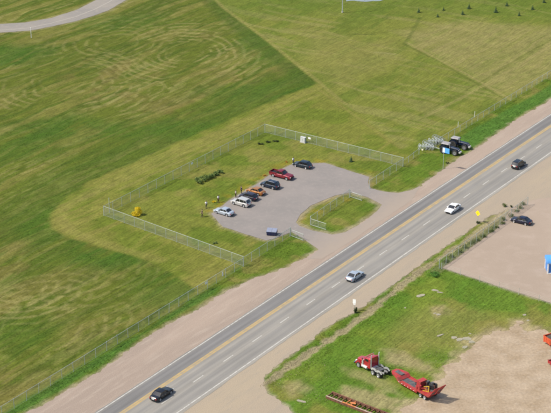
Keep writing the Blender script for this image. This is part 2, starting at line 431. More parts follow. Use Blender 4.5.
q = np.stack([idx[:-1, :-1], idx[1:, :-1], idx[1:, 1:], idx[:-1, 1:]], -1).reshape(-1, 4)
o = nx * ny
c00, c10, c11, c01 = idx[0, 0], idx[-1, 0], idx[-1, -1], idx[0, -1]
outer = np.array([(o, o + 1, c10, c00), (o + 1, o + 2, c11, c10), (o + 2, o + 3, c01, c11), (o + 3, o, c00, c01)])
q = np.concatenate([q, outer])
me.vertices.add(len(allv)); me.vertices.foreach_set('co', allv.ravel())
me.loops.add(q.size); me.loops.foreach_set('vertex_index', q.ravel())
me.polygons.add(len(q)); me.polygons.foreach_set('loop_start', np.arange(0, q.size, 4))
me.update(calc_edges=True); me.validate()
ca = me.color_attributes.new('Col', 'FLOAT_COLOR', 'POINT')
mean = gc.mean(0)
cc = np.ones((len(allv), 4)); cc[:o, :3] = gc; cc[o:, :3] = mean
ca.data.foreach_set('color', cc.ravel().astype(np.float32))
me.shade_smooth()
def attr_mat(name, fine_amt, rough=.95, bump=.5, trans=0.0):
    m = bpy.data.materials.new(name); m.use_nodes = True
    N = m.node_tree.nodes; Lk = m.node_tree.links; b = N['Principled BSDF']
    a = N.new('ShaderNodeVertexColor'); a.layer_name = 'Col'
    tc = N.new('ShaderNodeTexCoord')
    n1 = N.new('ShaderNodeTexNoise'); n1.inputs['Scale'].default_value = 2.3; n1.inputs['Detail'].default_value = 6; n1.inputs['Roughness'].default_value = .7
    Lk.new(tc.outputs['Object'], n1.inputs['Vector'])
    r1 = N.new('ShaderNodeMapRange'); r1.inputs[1].default_value = .3; r1.inputs[2].default_value = .7; r1.inputs[3].default_value = 1 - fine_amt; r1.inputs[4].default_value = 1 + fine_amt
    Lk.new(n1.outputs['Fac'], r1.inputs[0])
    # mower and hay lines, stretched along the highway bearing
    mp = N.new('ShaderNodeMapping'); mp.vector_type = 'TEXTURE'; mp.inputs['Rotation'].default_value = (0, 0, R(AZ)); mp.inputs['Scale'].default_value = (4.0, .42, 1)
    Lk.new(tc.outputs['Object'], mp.inputs['Vector'])
    n2 = N.new('ShaderNodeTexNoise'); n2.inputs['Scale'].default_value = 1.0; n2.inputs['Detail'].default_value = 4; n2.inputs['Distortion'].default_value = .6
    Lk.new(mp.outputs[0], n2.inputs['Vector'])
    r2 = N.new('ShaderNodeMapRange'); r2.inputs[1].default_value = .3; r2.inputs[2].default_value = .7; r2.inputs[3].default_value = .78; r2.inputs[4].default_value = 1.24
    Lk.new(n2.outputs['Fac'], r2.inputs[0])
    mu = N.new('ShaderNodeMath'); mu.operation = 'MULTIPLY'
    Lk.new(r1.outputs[0], mu.inputs[0]); Lk.new(r2.outputs[0], mu.inputs[1])
    vm = N.new('ShaderNodeVectorMath'); vm.operation = 'SCALE'
    Lk.new(a.outputs['Color'], vm.inputs[0]); Lk.new(mu.outputs[0], vm.inputs['Scale'])
    Lk.new(vm.outputs[0], b.inputs['Base Color'])
    b.inputs['Roughness'].default_value = rough
    b.inputs['Specular IOR Level'].default_value = .12
    if bump:
        bp = N.new('ShaderNodeBump'); bp.inputs['Strength'].default_value = bump * .5; bp.inputs['Distance'].default_value = .12
        Lk.new(n1.outputs['Fac'], bp.inputs['Height']); Lk.new(bp.outputs[0], b.inputs['Normal'])
    return m
me.materials.append(attr_mat('mown_field_grass', .30))
link('ground', me, None, 'structure')

# ------------------------------------------------------------------ flat sheets: gravel, asphalt, dirt
def ragged(poly, step, amp, seed, freq=.5):
    out = []
    n = len(poly)
    P = [Vector((p[0], p[1])) for p in poly]
    area = sum(P[i].x * P[(i + 1) % n].y - P[(i + 1) % n].x * P[i].y for i in range(n))
    for i in range(n):
        a, b = P[i], P[(i + 1) % n]
        L = (b - a).length
        if L < 1e-6: continue
        k = max(1, min(600, int(L / step)))
        t = (b - a) / L; nr = Vector((t.y, -t.x)) * (1 if area > 0 else -1)
        for j in range(k):
            p = a + (b - a) * (j / k)
            h = float(fbm(np.array([p.x * freq]), np.array([p.y * freq]), seed, 4, .6)[0]) - .5
            w_ = min(1, j / 3, (k - j) / 3) * .6 + .4
            out.append(p + nr * (h * 2 * amp * w_))
    return out
def sheet(name, poly, z, m, hole=None, step=.5, amp=.3, seed=1, freq=.5):
    from mathutils.geometry import tessellate_polygon
    pts = ragged(poly, step, amp, seed, freq)
    loops = [[Vector((p.x, p.y, 0)) for p in pts]]
    if hole:
        hp = ragged(hole, step, amp * .6, seed + 1, freq)
        loops.append([Vector((p.x, p.y, 0)) for p in hp])
    tris = tessellate_polygon(loops)
    flat = [v for lp in loops for v in lp]
    fs = []
    for t in tris:
        a, b, c = (flat[i] for i in t)
        if ((b - a).cross(c - a)).z < 0: t = (t[0], t[2], t[1])
        fs.append(t)
    mb = MB(); mb.v = [(p.x, p.y, z) for p in flat]; mb.f = [tuple(t) for t in fs]
    return mb.build(name, m, None, None, 'structure')
def surf_mat(name, c1, c2, c3, s1=.15, s2=1.2, s3=9.0, stretch=None, bump=.3, speck=.22):
    m = bpy.data.materials.new(name); m.use_nodes = True
    N = m.node_tree.nodes; Lk = m.node_tree.links; b = N['Principled BSDF']
    tc = N.new('ShaderNodeTexCoord')
    mp = N.new('ShaderNodeMapping')
    if stretch:
        mp.vector_type = 'TEXTURE'; mp.inputs['Rotation'].default_value = (0, 0, R(AZ)); mp.inputs['Scale'].default_value = (1 / stretch, 1, 1)
    Lk.new(tc.outputs['Object'], mp.inputs['Vector'])
    def noise(s, d, src, ro=.6):
        n = N.new('ShaderNodeTexNoise'); n.inputs['Scale'].default_value = s; n.inputs['Detail'].default_value = d; n.inputs['Roughness'].default_value = ro
        Lk.new(src, n.inputs['Vector']); return n.outputs['Fac']
    def mr(src, a, b_, c, d):
        r = N.new('ShaderNodeMapRange'); r.inputs[1].default_value = a; r.inputs[2].default_value = b_; r.inputs[3].default_value = c; r.inputs[4].default_value = d
        Lk.new(src, r.inputs[0]); return r.outputs[0]
    def mixc(f, a, c):
        x = N.new('ShaderNodeMix'); x.data_type = 'RGBA'
        Lk.new(f, x.inputs[0])
        for i, s in ((6, a), (7, c)):
            if isinstance(s, tuple): x.inputs[i].default_value = (*s, 1)
            else: Lk.new(s, x.inputs[i])
        return x.outputs[2]
    n1 = noise(s1, 5, mp.outputs[0]); n2 = noise(s2, 6, mp.outputs[0], .65); n3 = noise(s3, 3, tc.outputs['Object'], .7)
    col = mixc(mr(n1, .38, .62, 0, 1), c1, c2)
    col = mixc(mr(n2, .5, .72, 0, .75), col, c3)
    sc = N.new('ShaderNodeVectorMath'); sc.operation = 'SCALE'
    Lk.new(col, sc.inputs[0]); Lk.new(mr(n3, .3, .7, 1 - speck, 1 + speck), sc.inputs['Scale'])
    Lk.new(sc.outputs[0], b.inputs['Base Color'])
    b.inputs['Roughness'].default_value = .92; b.inputs['Specular IOR Level'].default_value = .15
    bp = N.new('ShaderNodeBump'); bp.inputs['Strength'].default_value = bump; bp.inputs['Distance'].default_value = .05
    Lk.new(n2, bp.inputs['Height']); Lk.new(bp.outputs[0], b.inputs['Normal'])
    return m
K = KA
M['gravel_nw'] = surf_mat('pinkish_shoulder_gravel', lin(188, 168, 149, K), lin(176, 158, 141, K), lin(199, 182, 163, K), .12, 1.0, 7, stretch=.12)
M['gravel_se'] = surf_mat('tan_shoulder_gravel', lin(184, 168, 146, K), lin(190, 173, 147, K), lin(175, 163, 144, K), .12, .8, 7, stretch=.15)
M['gravel_lot'] = surf_mat('compacted_yard_gravel', lin(191, 172, 152, K), lin(184, 165, 145, K), lin(198, 179, 160, K), .05, .35, 6, bump=.15, speck=.1)
M['dirt'] = surf_mat('dry_bare_dirt', lin(199, 178, 150, K), lin(176, 154, 124, K), lin(208, 190, 166, K), .3, .6, 2.2, bump=.5, speck=.18)
M['lot_asphalt'] = surf_mat('aged_parking_asphalt', lin(166, 157, 149, K), lin(156, 149, 142, K), lin(174, 165, 155, K), .12, .9, 8, bump=.1, speck=.1)
def dust_apron(m):                                      # gravel dust carried in from the shoulder
    N = m.node_tree.nodes; Lk = m.node_tree.links; b = N['Principled BSDF']
    src = b.inputs['Base Color'].links[0].from_socket
    g = N.new('ShaderNodeNewGeometry')
    dp = N.new('ShaderNodeVectorMath'); dp.operation = 'DOT_PRODUCT'; dp.inputs[1].default_value = (-UY, UX, 0)
    Lk.new(g.outputs['Position'], dp.inputs[0])
    nz = N.new('ShaderNodeTexNoise'); nz.inputs['Scale'].default_value = .5; nz.inputs['Detail'].default_value = 5; Lk.new(g.outputs['Position'], nz.inputs['Vector'])
    ad = N.new('ShaderNodeMath'); ad.operation = 'MULTIPLY_ADD'; ad.inputs[1].default_value = 5.0; Lk.new(nz.outputs['Fac'], ad.inputs[0]); Lk.new(dp.outputs['Value'], ad.inputs[2])
    r = N.new('ShaderNodeMapRange'); r.inputs[1].default_value = 163.5; r.inputs[2].default_value = 172.5; r.inputs[3].default_value = .9; r.inputs[4].default_value = 0
    Lk.new(ad.outputs[0], r.inputs[0])
    mx = N.new('ShaderNodeMix'); mx.data_type = 'RGBA'; Lk.new(r.outputs[0], mx.inputs[0]); Lk.new(src, mx.inputs[6]); mx.inputs[7].default_value = (*lin(184, 168, 150, K), 1)
    Lk.new(mx.outputs[2], b.inputs['Base Color'])
dust_apron(M['lot_asphalt'])
M['far_asphalt'] = surf_mat('pale_road_asphalt', lin(170, 162, 150, K), lin(160, 154, 145, K), lin(182, 172, 156, K), .1, .7, 6, bump=.1, speck=.1)
sheet('road_shoulder', NW_SHOULDER, .012, M['gravel_nw'], amp=.8, seed=2, step=.22, freq=.8)
sheet('road_shoulder', SE_SHOULDER, .010, M['gravel_se'], amp=.75, seed=3, step=.22, freq=.9)
sheet('gravel_yard', GRAVEL_LOT, .018, M['gravel_lot'], amp=.3, seed=4)
sheet('dirt_yard', DIRT_LOT, .016, M['dirt'], amp=2.0, seed=5, step=.25, freq=.55)
ic = sum((Vector((p[0], p[1])) for p in ISLAND), Vector((0, 0))) / len(ISLAND)
HOLE = [ic + (Vector((p[0], p[1])) - ic) * (1 + .75 / (Vector((p[0], p[1])) - ic).length) for p in ISLAND]
sheet('parking_lot', LOT, .024, M['lot_asphalt'], hole=HOLE, amp=.25, seed=6)
sheet('far_road', FAR_ROAD, .02, M['far_asphalt'], amp=.25, seed=7)
fl = MB()
cl = [(-60, 29), (-20, 30.5), (0, 30.2), (28, 28), (51, 23.2), (76, 16.5), (94, 9.5), (109, 2), (122, -7)]
cp = [G(*p) for p in cl]
for a, b in zip(cp[:-1], cp[1:]):
    d = (b - a).normalized() * .12; nrm = Vector((-d.y, d.x, 0)) * 1.6
    fl.add([a + nrm + Vector((0, 0, .03)), a - nrm + Vector((0, 0, .03)), b - nrm + Vector((0, 0, .03)), b + nrm + Vector((0, 0, .03))], [(0, 1, 2, 3)])
far = bpy.data.objects['far_road']
fl.build('pale_track_line', mat('pale_worn_line', lin(188, 180, 165, K), .9, var=.12), far)
# pond sliver at the far edge
M['pond'] = mat('pond_water', (.22, .25, .25), rough=.35, spec=.5, var=.1)
sheet('pond', gp([(346, 1.2), (354, .6), (366, 1.6), (380, .8), (386, -1), (384, -6), (366, -9), (350, -6)]), .03, M['pond'], amp=.6, seed=8)

# highway, modelled in its own frame (x along, y across)
ROADZ = .03
NE, SEL, YEL, DSH = 158.6, 147.45, 155.1, 151.45
def hw_mat():
    m = bpy.data.materials.new('highway_asphalt'); m.use_nodes = True
    N = m.node_tree.nodes; Lk = m.node_tree.links; b = N['Principled BSDF']
    tc = N.new('ShaderNodeTexCoord')
    sep = N.new('ShaderNodeSeparateXYZ'); Lk.new(tc.outputs['Object'], sep.inputs[0])
    ramp = N.new('ShaderNodeValToRGB')
    mr = N.new('ShaderNodeMapRange'); mr.inputs[1].default_value = SEL - 1.2 - 153; mr.inputs[2].default_value = NE + .8 - 153
    Lk.new(sep.outputs['Y'], mr.inputs[0]); Lk.new(mr.outputs[0], ramp.inputs[0])
    tot = (NE + .8) - (SEL - 1.2)
    def t(nv): return (nv - SEL + 1.2) / tot
    pal = lin(170, 164, 152, K); midc = lin(164, 159, 149, K); wt = lin(154, 150, 142, K); dk = lin(148, 145, 138, K)
    stops = [(SEL - 1.2, lin(172, 166, 152, K)), (SEL - .1, pal), (148.3, wt), (149.3, midc), (150.3, wt), (151.2, pal), (152.3, midc), (152.9, wt), (153.7, pal), (154.4, midc), (155.0, pal), (155.5, dk), (156.2, lin(134, 131, 127, K)), (157.0, lin(146, 143, 138, K)), (157.8, lin(136, 133, 129, K)), (158.5, wt), (NE + .8, lin(150, 146, 138, K))]
    els = ramp.color_ramp.elements
    while len(els) > 1: els.remove(els[-1])
    els[0].position = 0; els[0].color = (*stops[0][1], 1)
    for nv, c in stops[1:]:
        e = els.new(min(1, t(nv))); e.color = (*c, 1)
    mp = N.new('ShaderNodeMapping'); mp.inputs['Scale'].default_value = (.03, 1.2, 1)
    Lk.new(tc.outputs['Object'], mp.inputs[0])
    n1 = N.new('ShaderNodeTexNoise'); n1.inputs['Scale'].default_value = 1.5; n1.inputs['Detail'].default_value = 6; Lk.new(mp.outputs[0], n1.inputs[0])
    n2 = N.new('ShaderNodeTexNoise'); n2.inputs['Scale'].default_value = 6; n2.inputs['Detail'].default_value = 3; Lk.new(tc.outputs['Object'], n2.inputs[0])
    n3 = N.new('ShaderNodeTexNoise'); n3.inputs['Scale'].default_value = .12; n3.inputs['Detail'].default_value = 4; Lk.new(tc.outputs['Object'], n3.inputs[0])
    def rng_(n, lo, hi):
        r = N.new('ShaderNodeMapRange'); r.inputs[1].default_value = .3; r.inputs[2].default_value = .7; r.inputs[3].default_value = lo; r.inputs[4].default_value = hi
        Lk.new(n.outputs['Fac'], r.inputs[0]); return r.outputs[0]
    a = N.new('ShaderNodeMath'); a.operation = 'MULTIPLY'; Lk.new(rng_(n1, .88, 1.12), a.inputs[0]); Lk.new(rng_(n2, .94, 1.06), a.inputs[1])
    a2 = N.new('ShaderNodeMath'); a2.operation = 'MULTIPLY'; Lk.new(a.outputs[0], a2.inputs[0]); Lk.new(rng_(n3, .94, 1.06), a2.inputs[1])
    v = N.new('ShaderNodeVectorMath'); v.operation = 'SCALE'; Lk.new(ramp.outputs[0], v.inputs[0]); Lk.new(a2.outputs[0], v.inputs['Scale'])
    Lk.new(v.outputs[0], b.inputs['Base Color']); b.inputs['Roughness'].default_value = .85; b.inputs['Specular IOR Level'].default_value = .2
    return m
hmb = MB()
ed = np.arange(60, 501, .8)
lo = [SEL - .75 + .22 * float(fbm(np.array([u * .5]), np.array([3.0]), 3, 4)[0]) * 2 - .2 for u in ed]
hi = [NE + .35 + .2 * float(fbm(np.array([u * .5]), np.array([9.0]), 5, 4)[0]) * 2 - .2 for u in ed]
for i, u in enumerate(ed):
    hmb.v += [(u, lo[i] - 153, 0), (u, hi[i] - 153, 0)]
for i in range(len(ed) - 1):
    hmb.f.append((2 * i, 2 * i + 2, 2 * i + 3, 2 * i + 1))
hwy = hmb.build('highway', hw_mat(), None, None, 'structure', UN(0, 153, ROADZ), R(AZ))
M['line_white'] = mat('worn_white_line', lin(208, 204, 192, .68), .7, var=.14, vscale=1.5, dirt=lin(164, 160, 150, K), damt=.85, dscale=1.6)
M['line_yellow'] = mat('worn_yellow_line', lin(204, 174, 114, .62), .7, var=.12, vscale=1.0, dirt=lin(176, 162, 134, K), damt=.85, dscale=.8)
def strip(name, u0, u1, n0, wd, m):
    mb = MB()
    k = max(1, int((u1 - u0) / 3))
    for i in range(k + 1):
        u = u0 + (u1 - u0) * i / k
        mb.v += [(u, n0 - 153 - wd / 2, .005), (u, n0 - 153 + wd / 2, .005)]
    for i in range(k): mb.f.append((2 * i, 2 * i + 2, 2 * i + 3, 2 * i + 1))
    return mb.build(name, m, hwy)
strip('edge_line', 60, 500, NE, .22, M['line_white'])
strip('edge_line', 60, 500, SEL, .22, M['line_white'])
strip('centre_line', 60, 500, YEL + .23, .36, M['line_yellow'])
strip('centre_line', 60, 500, YEL - .23, .36, M['line_yellow'])
dash = MB()
dash.add([(-1.5, -.10, .005), (1.5, -.10, .005), (1.5, .10, .005), (-1.5, .10, .005)], [(0, 1, 2, 3)])
d0 = dash.build('lane_dash', M['line_white'], hwy)
k = 0
u = 187.0 - 5 * 8.93
while u < 420:
    d = d0 if k == 0 else link('lane_dash', d0.data, hwy)
    d.location = (u, DSH - 153, 0)
    u += 8.93; k += 1

# ------------------------------------------------------------------ fences
def chain_mesh(L, h, pitch=.085, wd=.0062, z0=.04):
    mb = MB()
    k = int((L + h) / pitch)
    for s in (1, -1):
        for i in range(k):
            a = -h + i * pitch
            x0, x1 = a, a + h
            t0 = max(0, -x0 / h); t1 = min(1, (L - x0) / h)
            if t1 <= t0: continue
            p0 = (x0 + t0 * h, z0 + t0 * (h - z0)); p1 = (x0 + t1 * h, z0 + t1 * (h - z0))
            if s < 0: p0 = (p0[0], h + z0 - p0[1]); p1 = (p1[0], h + z0 - p1[1])
            q_ = wd * .7
            mb.add([(p0[0] - q_, .002 * s, p0[1]), (p0[0] + q_, .002 * s, p0[1]), (p1[0] + q_, .002 * s, p1[1]), (p1[0] - q_, .002 * s, p1[1])], [(0, 1, 2, 3)])
    return mb
def fence(name, label, a, b, h=2.1, spacing=3.0, post_r=.045, rail=True, mesh=True, wires=0, postmat='galv', lean=0.0, group=None, cat='fence', pitch=.085, wd=.0062, end_tall=None):
    a = Vector((a[0], a[1], 0)); b = Vector((b[0], b[1], 0))
    L = (b - a).length; az = math.atan2(b.y - a.y, b.x - a.x)
    root = thing(name, label, cat, (a.x, a.y, 0), az, group)
    k = max(1, round(L / spacing))
    pm = None
    for i in range(k + 1):
        x = L * i / k
        p = a.lerp(b, i / k)
        big = 1.5 if i in (0, k) else 1.0
        mb = MB(); hh = h + .06 + random.uniform(-.02, .04)
        lx = random.uniform(-.03, .03) * (1 + 4 * lean); ly = random.uniform(-.02, .02) * (1 + 3 * lean)
        mb.tube([(0, 0, -.25), (lx, ly, hh)], post_r * big, 7)
        mb.build('post', M[postmat], root, 40, None, (x, 0, ground_z(p.x, p.y)))
    if rail:
        MB().tube([(0, 0, h), (L, 0, h)], .030, 6).build('top_rail', M['galv'], root, 40)
        MB().tube([(0, .0, .12), (L, .0, .12)], .012, 4).build('tension_wire', M['wire'], root)
    if mesh:
        chain_mesh(L, h - .02, pitch, wd).build('chain_link_mesh', M['wire'], root, None, 'stuff')
    for i in range(wires):
        z = h * (i + 1) / wires - .05
        MB().tube([(0, .05, z), (L, .05, z)], .008, 4).build('wire', M['wire'], root)
    return root
cA, cB, cC, cD = G(104, 215.5), G(265, 132.5), G(403, 166.5), G(243.5, 266.5)
fence('chain_link_fence', 'long chain-link fence behind the shrubs, far side of the fenced lot', cA, cB, 2.2)
fence('chain_link_fence', 'chain-link fence with grey cabinet at it, right-hand far side of lot', cB, cC, 2.2)
fence('chain_link_fence', 'chain-link fence below the yellow bush, left side of the fenced lot', cA, cD, 2.2)
fence('chain_link_fence', 'short chain-link fence from lot corner to the near driveway gate', cD, G(290, 236.5), 2.0)
fence('chain_link_fence', 'short chain-link fence right of the far driveway, up to lot corner', G(369.5, 188.5), cC, 2.0)
fence('chain_link_fence', 'chain-link fence standing across the grass island between driveways', G(310.5, 225.0), G(349.5, 197.5), 2.0)
fence('chain_link_fence', 'roadside chain-link fence running along the dark green verge, lower left', UN(140, 171.0), cD, 1.9, lean=1)
fence('chain_link_fence', 'roadside chain-link fence along bright green verge at upper right', G(436, 146.5), UN(420, 171.3), 1.7, lean=1, pitch=.14, wd=.0075)
fence('chain_link_fence', 'low chain-link stretch between lot corner and the hay rakes', cC, G(419, 154.5), 1.5, lean=1, pitch=.14, wd=.0075)
kf = UN(258.6, 138.4), UN(297, 138.0)
fence('chain_link_fence', 'chain-link fence in weeds along the gravel yard beside the highway', kf[0], kf[1], 2.0, 2.6, lean=1)
fence('wire_fence', 'thin post and wire fence along south edge of gravel yard', G(441.5, 269), G(580, 315.0), 1.3, 4.2, .035, rail=False, mesh=False, wires=4, postmat='galv')
# swing gates
def gate(label, a, b, h=1.5):
    a = Vector((a[0], a[1], 0)); b = Vector((b[0], b[1], 0)); L = (b - a).length
    r = thing('swing_gate', label, 'gate', (a.x, a.y, .02), math.atan2(b.y - a.y, b.x - a.x), 'open swing gates at the lot driveways')
    MB().tube([(0, 0, 0), (0, 0, h + .5)], .07, 8).build('gate_post', M['galv'], r, 40)
    f = MB()
    f.tube([(.1, 0, .12), (L, 0, .12), (L, 0, h), (.1, 0, h), (.1, 0, .12)], .035, 6)
    f.build('gate_frame', M['galv'], r, 40)
    MB().tube([(L / 2, 0, .12), (L / 2, 0, h)], .025, 6).build('brace', M['galv'], r, 40)
    m = chain_mesh(L - .2, h - .14, .085, .0062)
    mo = m.build('chain_link_mesh', M['wire'], r, None, 'stuff'); mo.location = (.12, 0, .1)
    MB().box((L - .08, 0, .06), (.06, .06, .12)).build('drop_foot', M['steel_dark'], r)
gate('open pipe gate beside left tip of grass, near driveway', G(290.5, 236.0), G(303.5, 241.0))
gate('open pipe gate at the left end of the grass island', G(310.5, 225.2), G(326, 230.2))
gate('open pipe gate at the far right end of the grass island', G(350, 197.0), G(362, 201.0), 1.3)
# corner pen with tall pole
tp = thing('tall_post', 'tall thin pale post at left corner of the fenced lot', 'post', (G(109.5, 212.5).x, G(109.5, 212.5).y, ground_z(*G(109.5, 212.5)[:2])))
MB().tube([(0, 0, -.2), (0, 0, 3.4)], [.075, .06], 8).build('shaft', M['galv'], tp, 40)
MB().box((0, 0, 3.43), (.16, .16, .06)).build('cap', M['galv'], tp)
# fence signs
def fence_sign(px, py, hgt, label, w_=.7, h_=.45, az=AZ, two=False):
    p = G(px, py); z = hgt
    r = thing('fence_sign', label, 'sign', (p.x, p.y, 0), R(az), 'small pale signs on the chain-link fences')
    MB().box((0, -.07, z), (w_, .012, h_)).build('panel', M['white'], r)
    b = MB()
    for s in (-1, 1): b.box((s * w_ * .35, -.045, z), (.05, .05, h_ * .9))
    b.build('bracket', M['galv'], r)
fence_sign(192, 170.3, 1.75, 'small white sign on long far fence above the shrubs', az=54.7)
fence_sign(206, 289.8, 1.5, 'white sign on roadside fence by the dark verge, left one')
fence_sign(222.5, 280.5, 1.45, 'narrow white sign on roadside fence just below the lot corner', .38, .9)
fence_sign(309.5, 144.4, 1.6, 'bright white sign on fence right of the grey cabinet', az=-33.4)
# grey cabinet
p = G(304.5, 141.5); q_ = Vector((math.sin(R(-33.4)), -math.cos(R(-33.4)), 0)); p = p + q_ * .6
cb = thing('utility_cabinet', 'pale grey utility cabinet against far fence above dark car', 'cabinet', (p.x, p.y, ground_z(p.x, p.y)), R(-33.4))
M['cab_grey'] = mat('cabinet_grey_paint', (.50, .51, .50), .5, var=.08, dirt=(.35, .33, .28), damt=.4)
MB().box((0, 0, .02), (1.5, .8, .16)).build('plinth', M['concrete'], cb)
MB().box((0, 0, .72), (1.25, .55, 1.24)).build('housing', M['cab_grey'], cb)
for s in (-1, 1):
    d = MB().box((s * .305, -.285, .72), (.58, .025, 1.12)).build('door', M['cab_grey'], cb)
    MB().box((-s * .22 + s * .305, -.315, .75), (.03, .03, .16)).build('handle', M['black'], d)
MB().box((0, 0, 1.365), (1.35, .65, .05)).build('lid', M['cab_grey'], cb)

mk = G(422.3, 152.5)
ms = thing('marker_board', 'small pale yellow marker board in front of the silver hay rakes', 'marker', (mk.x, mk.y, ground_z(mk.x, mk.y)), R(-35))
MB().tube([(0, 0, -.1), (0, 0, .9)], .03, 6).build('stake', M['wood'], ms)
MB().box((0, -.04, .75), (.42, .03, .38)).build('board', mat('pale_yellow_board', (.75, .72, .45), .5, var=.06), ms)
for px, py, lb in ((458, 127.5, 'pale marker post on upper roadside fence, nearer one'), (474.5, 117, 'pale marker post on upper roadside fence, farther one')):
    p = G(px, py); r = thing('marker_post', lb, 'marker', (p.x, p.y, ground_z(p.x, p.y)), R(AZ), 'marker posts by the upper roadside fence')
    MB().tube([(0, 0, -.1), (0, 0, 1.5)], .05, 7).build('stake', M['white'], r, 40)
    MB().box((0, -.06, 1.25), (.3, .03, .55)).build('board', bpy.data.materials['pale_yellow_board'], r)

# ------------------------------------------------------------------ poles and road signs
p = GZ(31.3, 37.8)
r = thing('marker_pole', 'thin white pole standing below the curved far road', 'pole', p)
MB().tube([(0, 0, -.2), (0, 0, 3.0)], .07, 8).build('shaft', M['white'], r, 40)
MB().tube([(0, 0, 3.0), (0, 0, 3.06)], .10, 8).build('cap', M['white'], r, 40)
p = GZ(342.4, 12.6)
r = thing('lamp_pole', 'tall pale pole at the far field edge, cut by frame top', 'pole', p)
MB().tube([(0, 0, -.2), (0, 0, 8.0)], [.17, .10], 10).build('shaft', M['galv'], r, 40)
MB().tube([(0, 0, 0), (0, 0, .35)], .26, 10).build('base', M['concrete'], r, 40)
MB().tube([(0, 0, 8.0), (.5, 0, 8.35), (1.5, 0, 8.45)], .05, 6).build('arm', M['galv'], r, 40)
MB().box((1.7, 0, 8.42), (.7, .28, .14)).build('lamp_head', M['galv'], r)
# blue sign
M['sign_blue'] = mat('sign_blue', (.10, .36, .68), .45, var=.05)
p = GZ(444.4, 169)
r = thing('road_sign', 'light blue road sign on thin post before the dark tractors', 'sign', p, R(AZ - 90))
MB().tube([(-.35, 0, -.2), (-.35, 0, 5.2)], .05, 8).build('post', M['galv'], r, 40)
MB().box((.25, -.08, 4.65), (1.75, .03, 1.25)).build('panel', M['sign_blue'], r)
MB().box((-.33, -.105, 4.65), (.55, .012, 1.1)).build('white_symbol', M['white'], r)
# yellow diamond
M['sign_yellow'] = mat('sign_yellow', (.82, .60, .01), .45, var=.04)
p = GZ(477.6, 222.5)
r = thing('warning_sign', 'yellow diamond warning sign on post beside the highway shoulder', 'sign', p, R(AZ - 90 - 14))
MB().tube([(0, 0, -.2), (0, 0, 2.9)], .045, 8).build('post', M['galv'], r, 40)
a = 1.34 / 2
MB().add([(-a, -.06, 2.2), (0, -.06, 2.2 - a), (a, -.06, 2.2), (0, -.06, 2.2 + a), (-a, -.085, 2.2), (0, -.085, 2.2 - a), (a, -.085, 2.2), (0, -.085, 2.2 + a)],
         [(0, 1, 2, 3), (7, 6, 5, 4), (0, 4, 5, 1), (1, 5, 6, 2), (2, 6, 7, 3), (3, 7, 4, 0)]).build('panel', M['sign_yellow'], r)
M['sym'] = mat('dull_symbol', (.30, .22, .02), .5, var=.1)
MB().box((0, -.092, 2.2), (.14, .008, .42)).build('symbol', M['sym'], r)
# white sign
p = GZ(354.3, 311)
r = thing('road_sign', 'small white road sign on post above a dark weed clump', 'sign', p, R(AZ - 90 + 8))
MB().tube([(0, 0, -.2), (0, 0, 2.55)], .04, 8).build('post', M['galv'], r, 40)
MB().box((0, -.06, 2.1), (.62, .02, .82)).build('panel', M['white'], r)
MB().box((0, -.06, 1.5), (.45, .02, .28)).build('lower_panel', M['white'], r)

# ------------------------------------------------------------------ vehicles
def wheel(root, x, y, rad, wid, rim='rim', z=None):
    s = 1 if y > 0 else -1
    mb = MB(); h = wid / 2
    mb.lathe_y([(rad * .60, -h * .85), (rad * .80, -h), (rad * .95, -h * .85), (rad, -h * .5), (rad, h * .5), (rad * .95, h * .85), (rad * .80, h), (rad * .60, h * .85)], n=20)
    o = mb.build('wheel', M['tyre'], root, 35, None, (x, y, rad if z is None else z))
    rb = MB()
    rb.lathe_y([(rad * .62, s * h * .80), (rad * .60, s * h * .95), (rad * .54, s * h * .80), (rad * .20, s * h * .70), (rad * .16, s * h * .92), (.001, s * h * .95)], n=20)
    rb.lathe_y([(rad * .62, -s * h * .8), (.001, -s * h * .8)], n=12)
    rb.build('rim', M[rim], o, 35)
    for k in range(5):
        t = k * 2 * math.pi / 5 + .3
        d = MB(); d.bar((math.cos(t) * rad * .18, s * h * .86, math.sin(t) * rad * .18), (math.cos(t) * rad * .56, s * h * .93, math.sin(t) * rad * .56), rad * .13, .03, up=(0, 1, 0))
        if k == 0: acc = d
        else: acc.add(d.v, d.f)
    acc.build('spokes', M[rim], o)
    return o
def lerp_prof(prof, x):
    for (a, za), (b, zb) in zip(prof[:-1], prof[1:]):
        if a <= x <= b:
            t = (x - a) / (b - a) if b > a else 0
            t = t * t * (3 - 2 * t) * .5 + t * .5
            return za + (zb - za) * t
    return prof[0][1] if x < prof[0][0] else prof[-1][1]
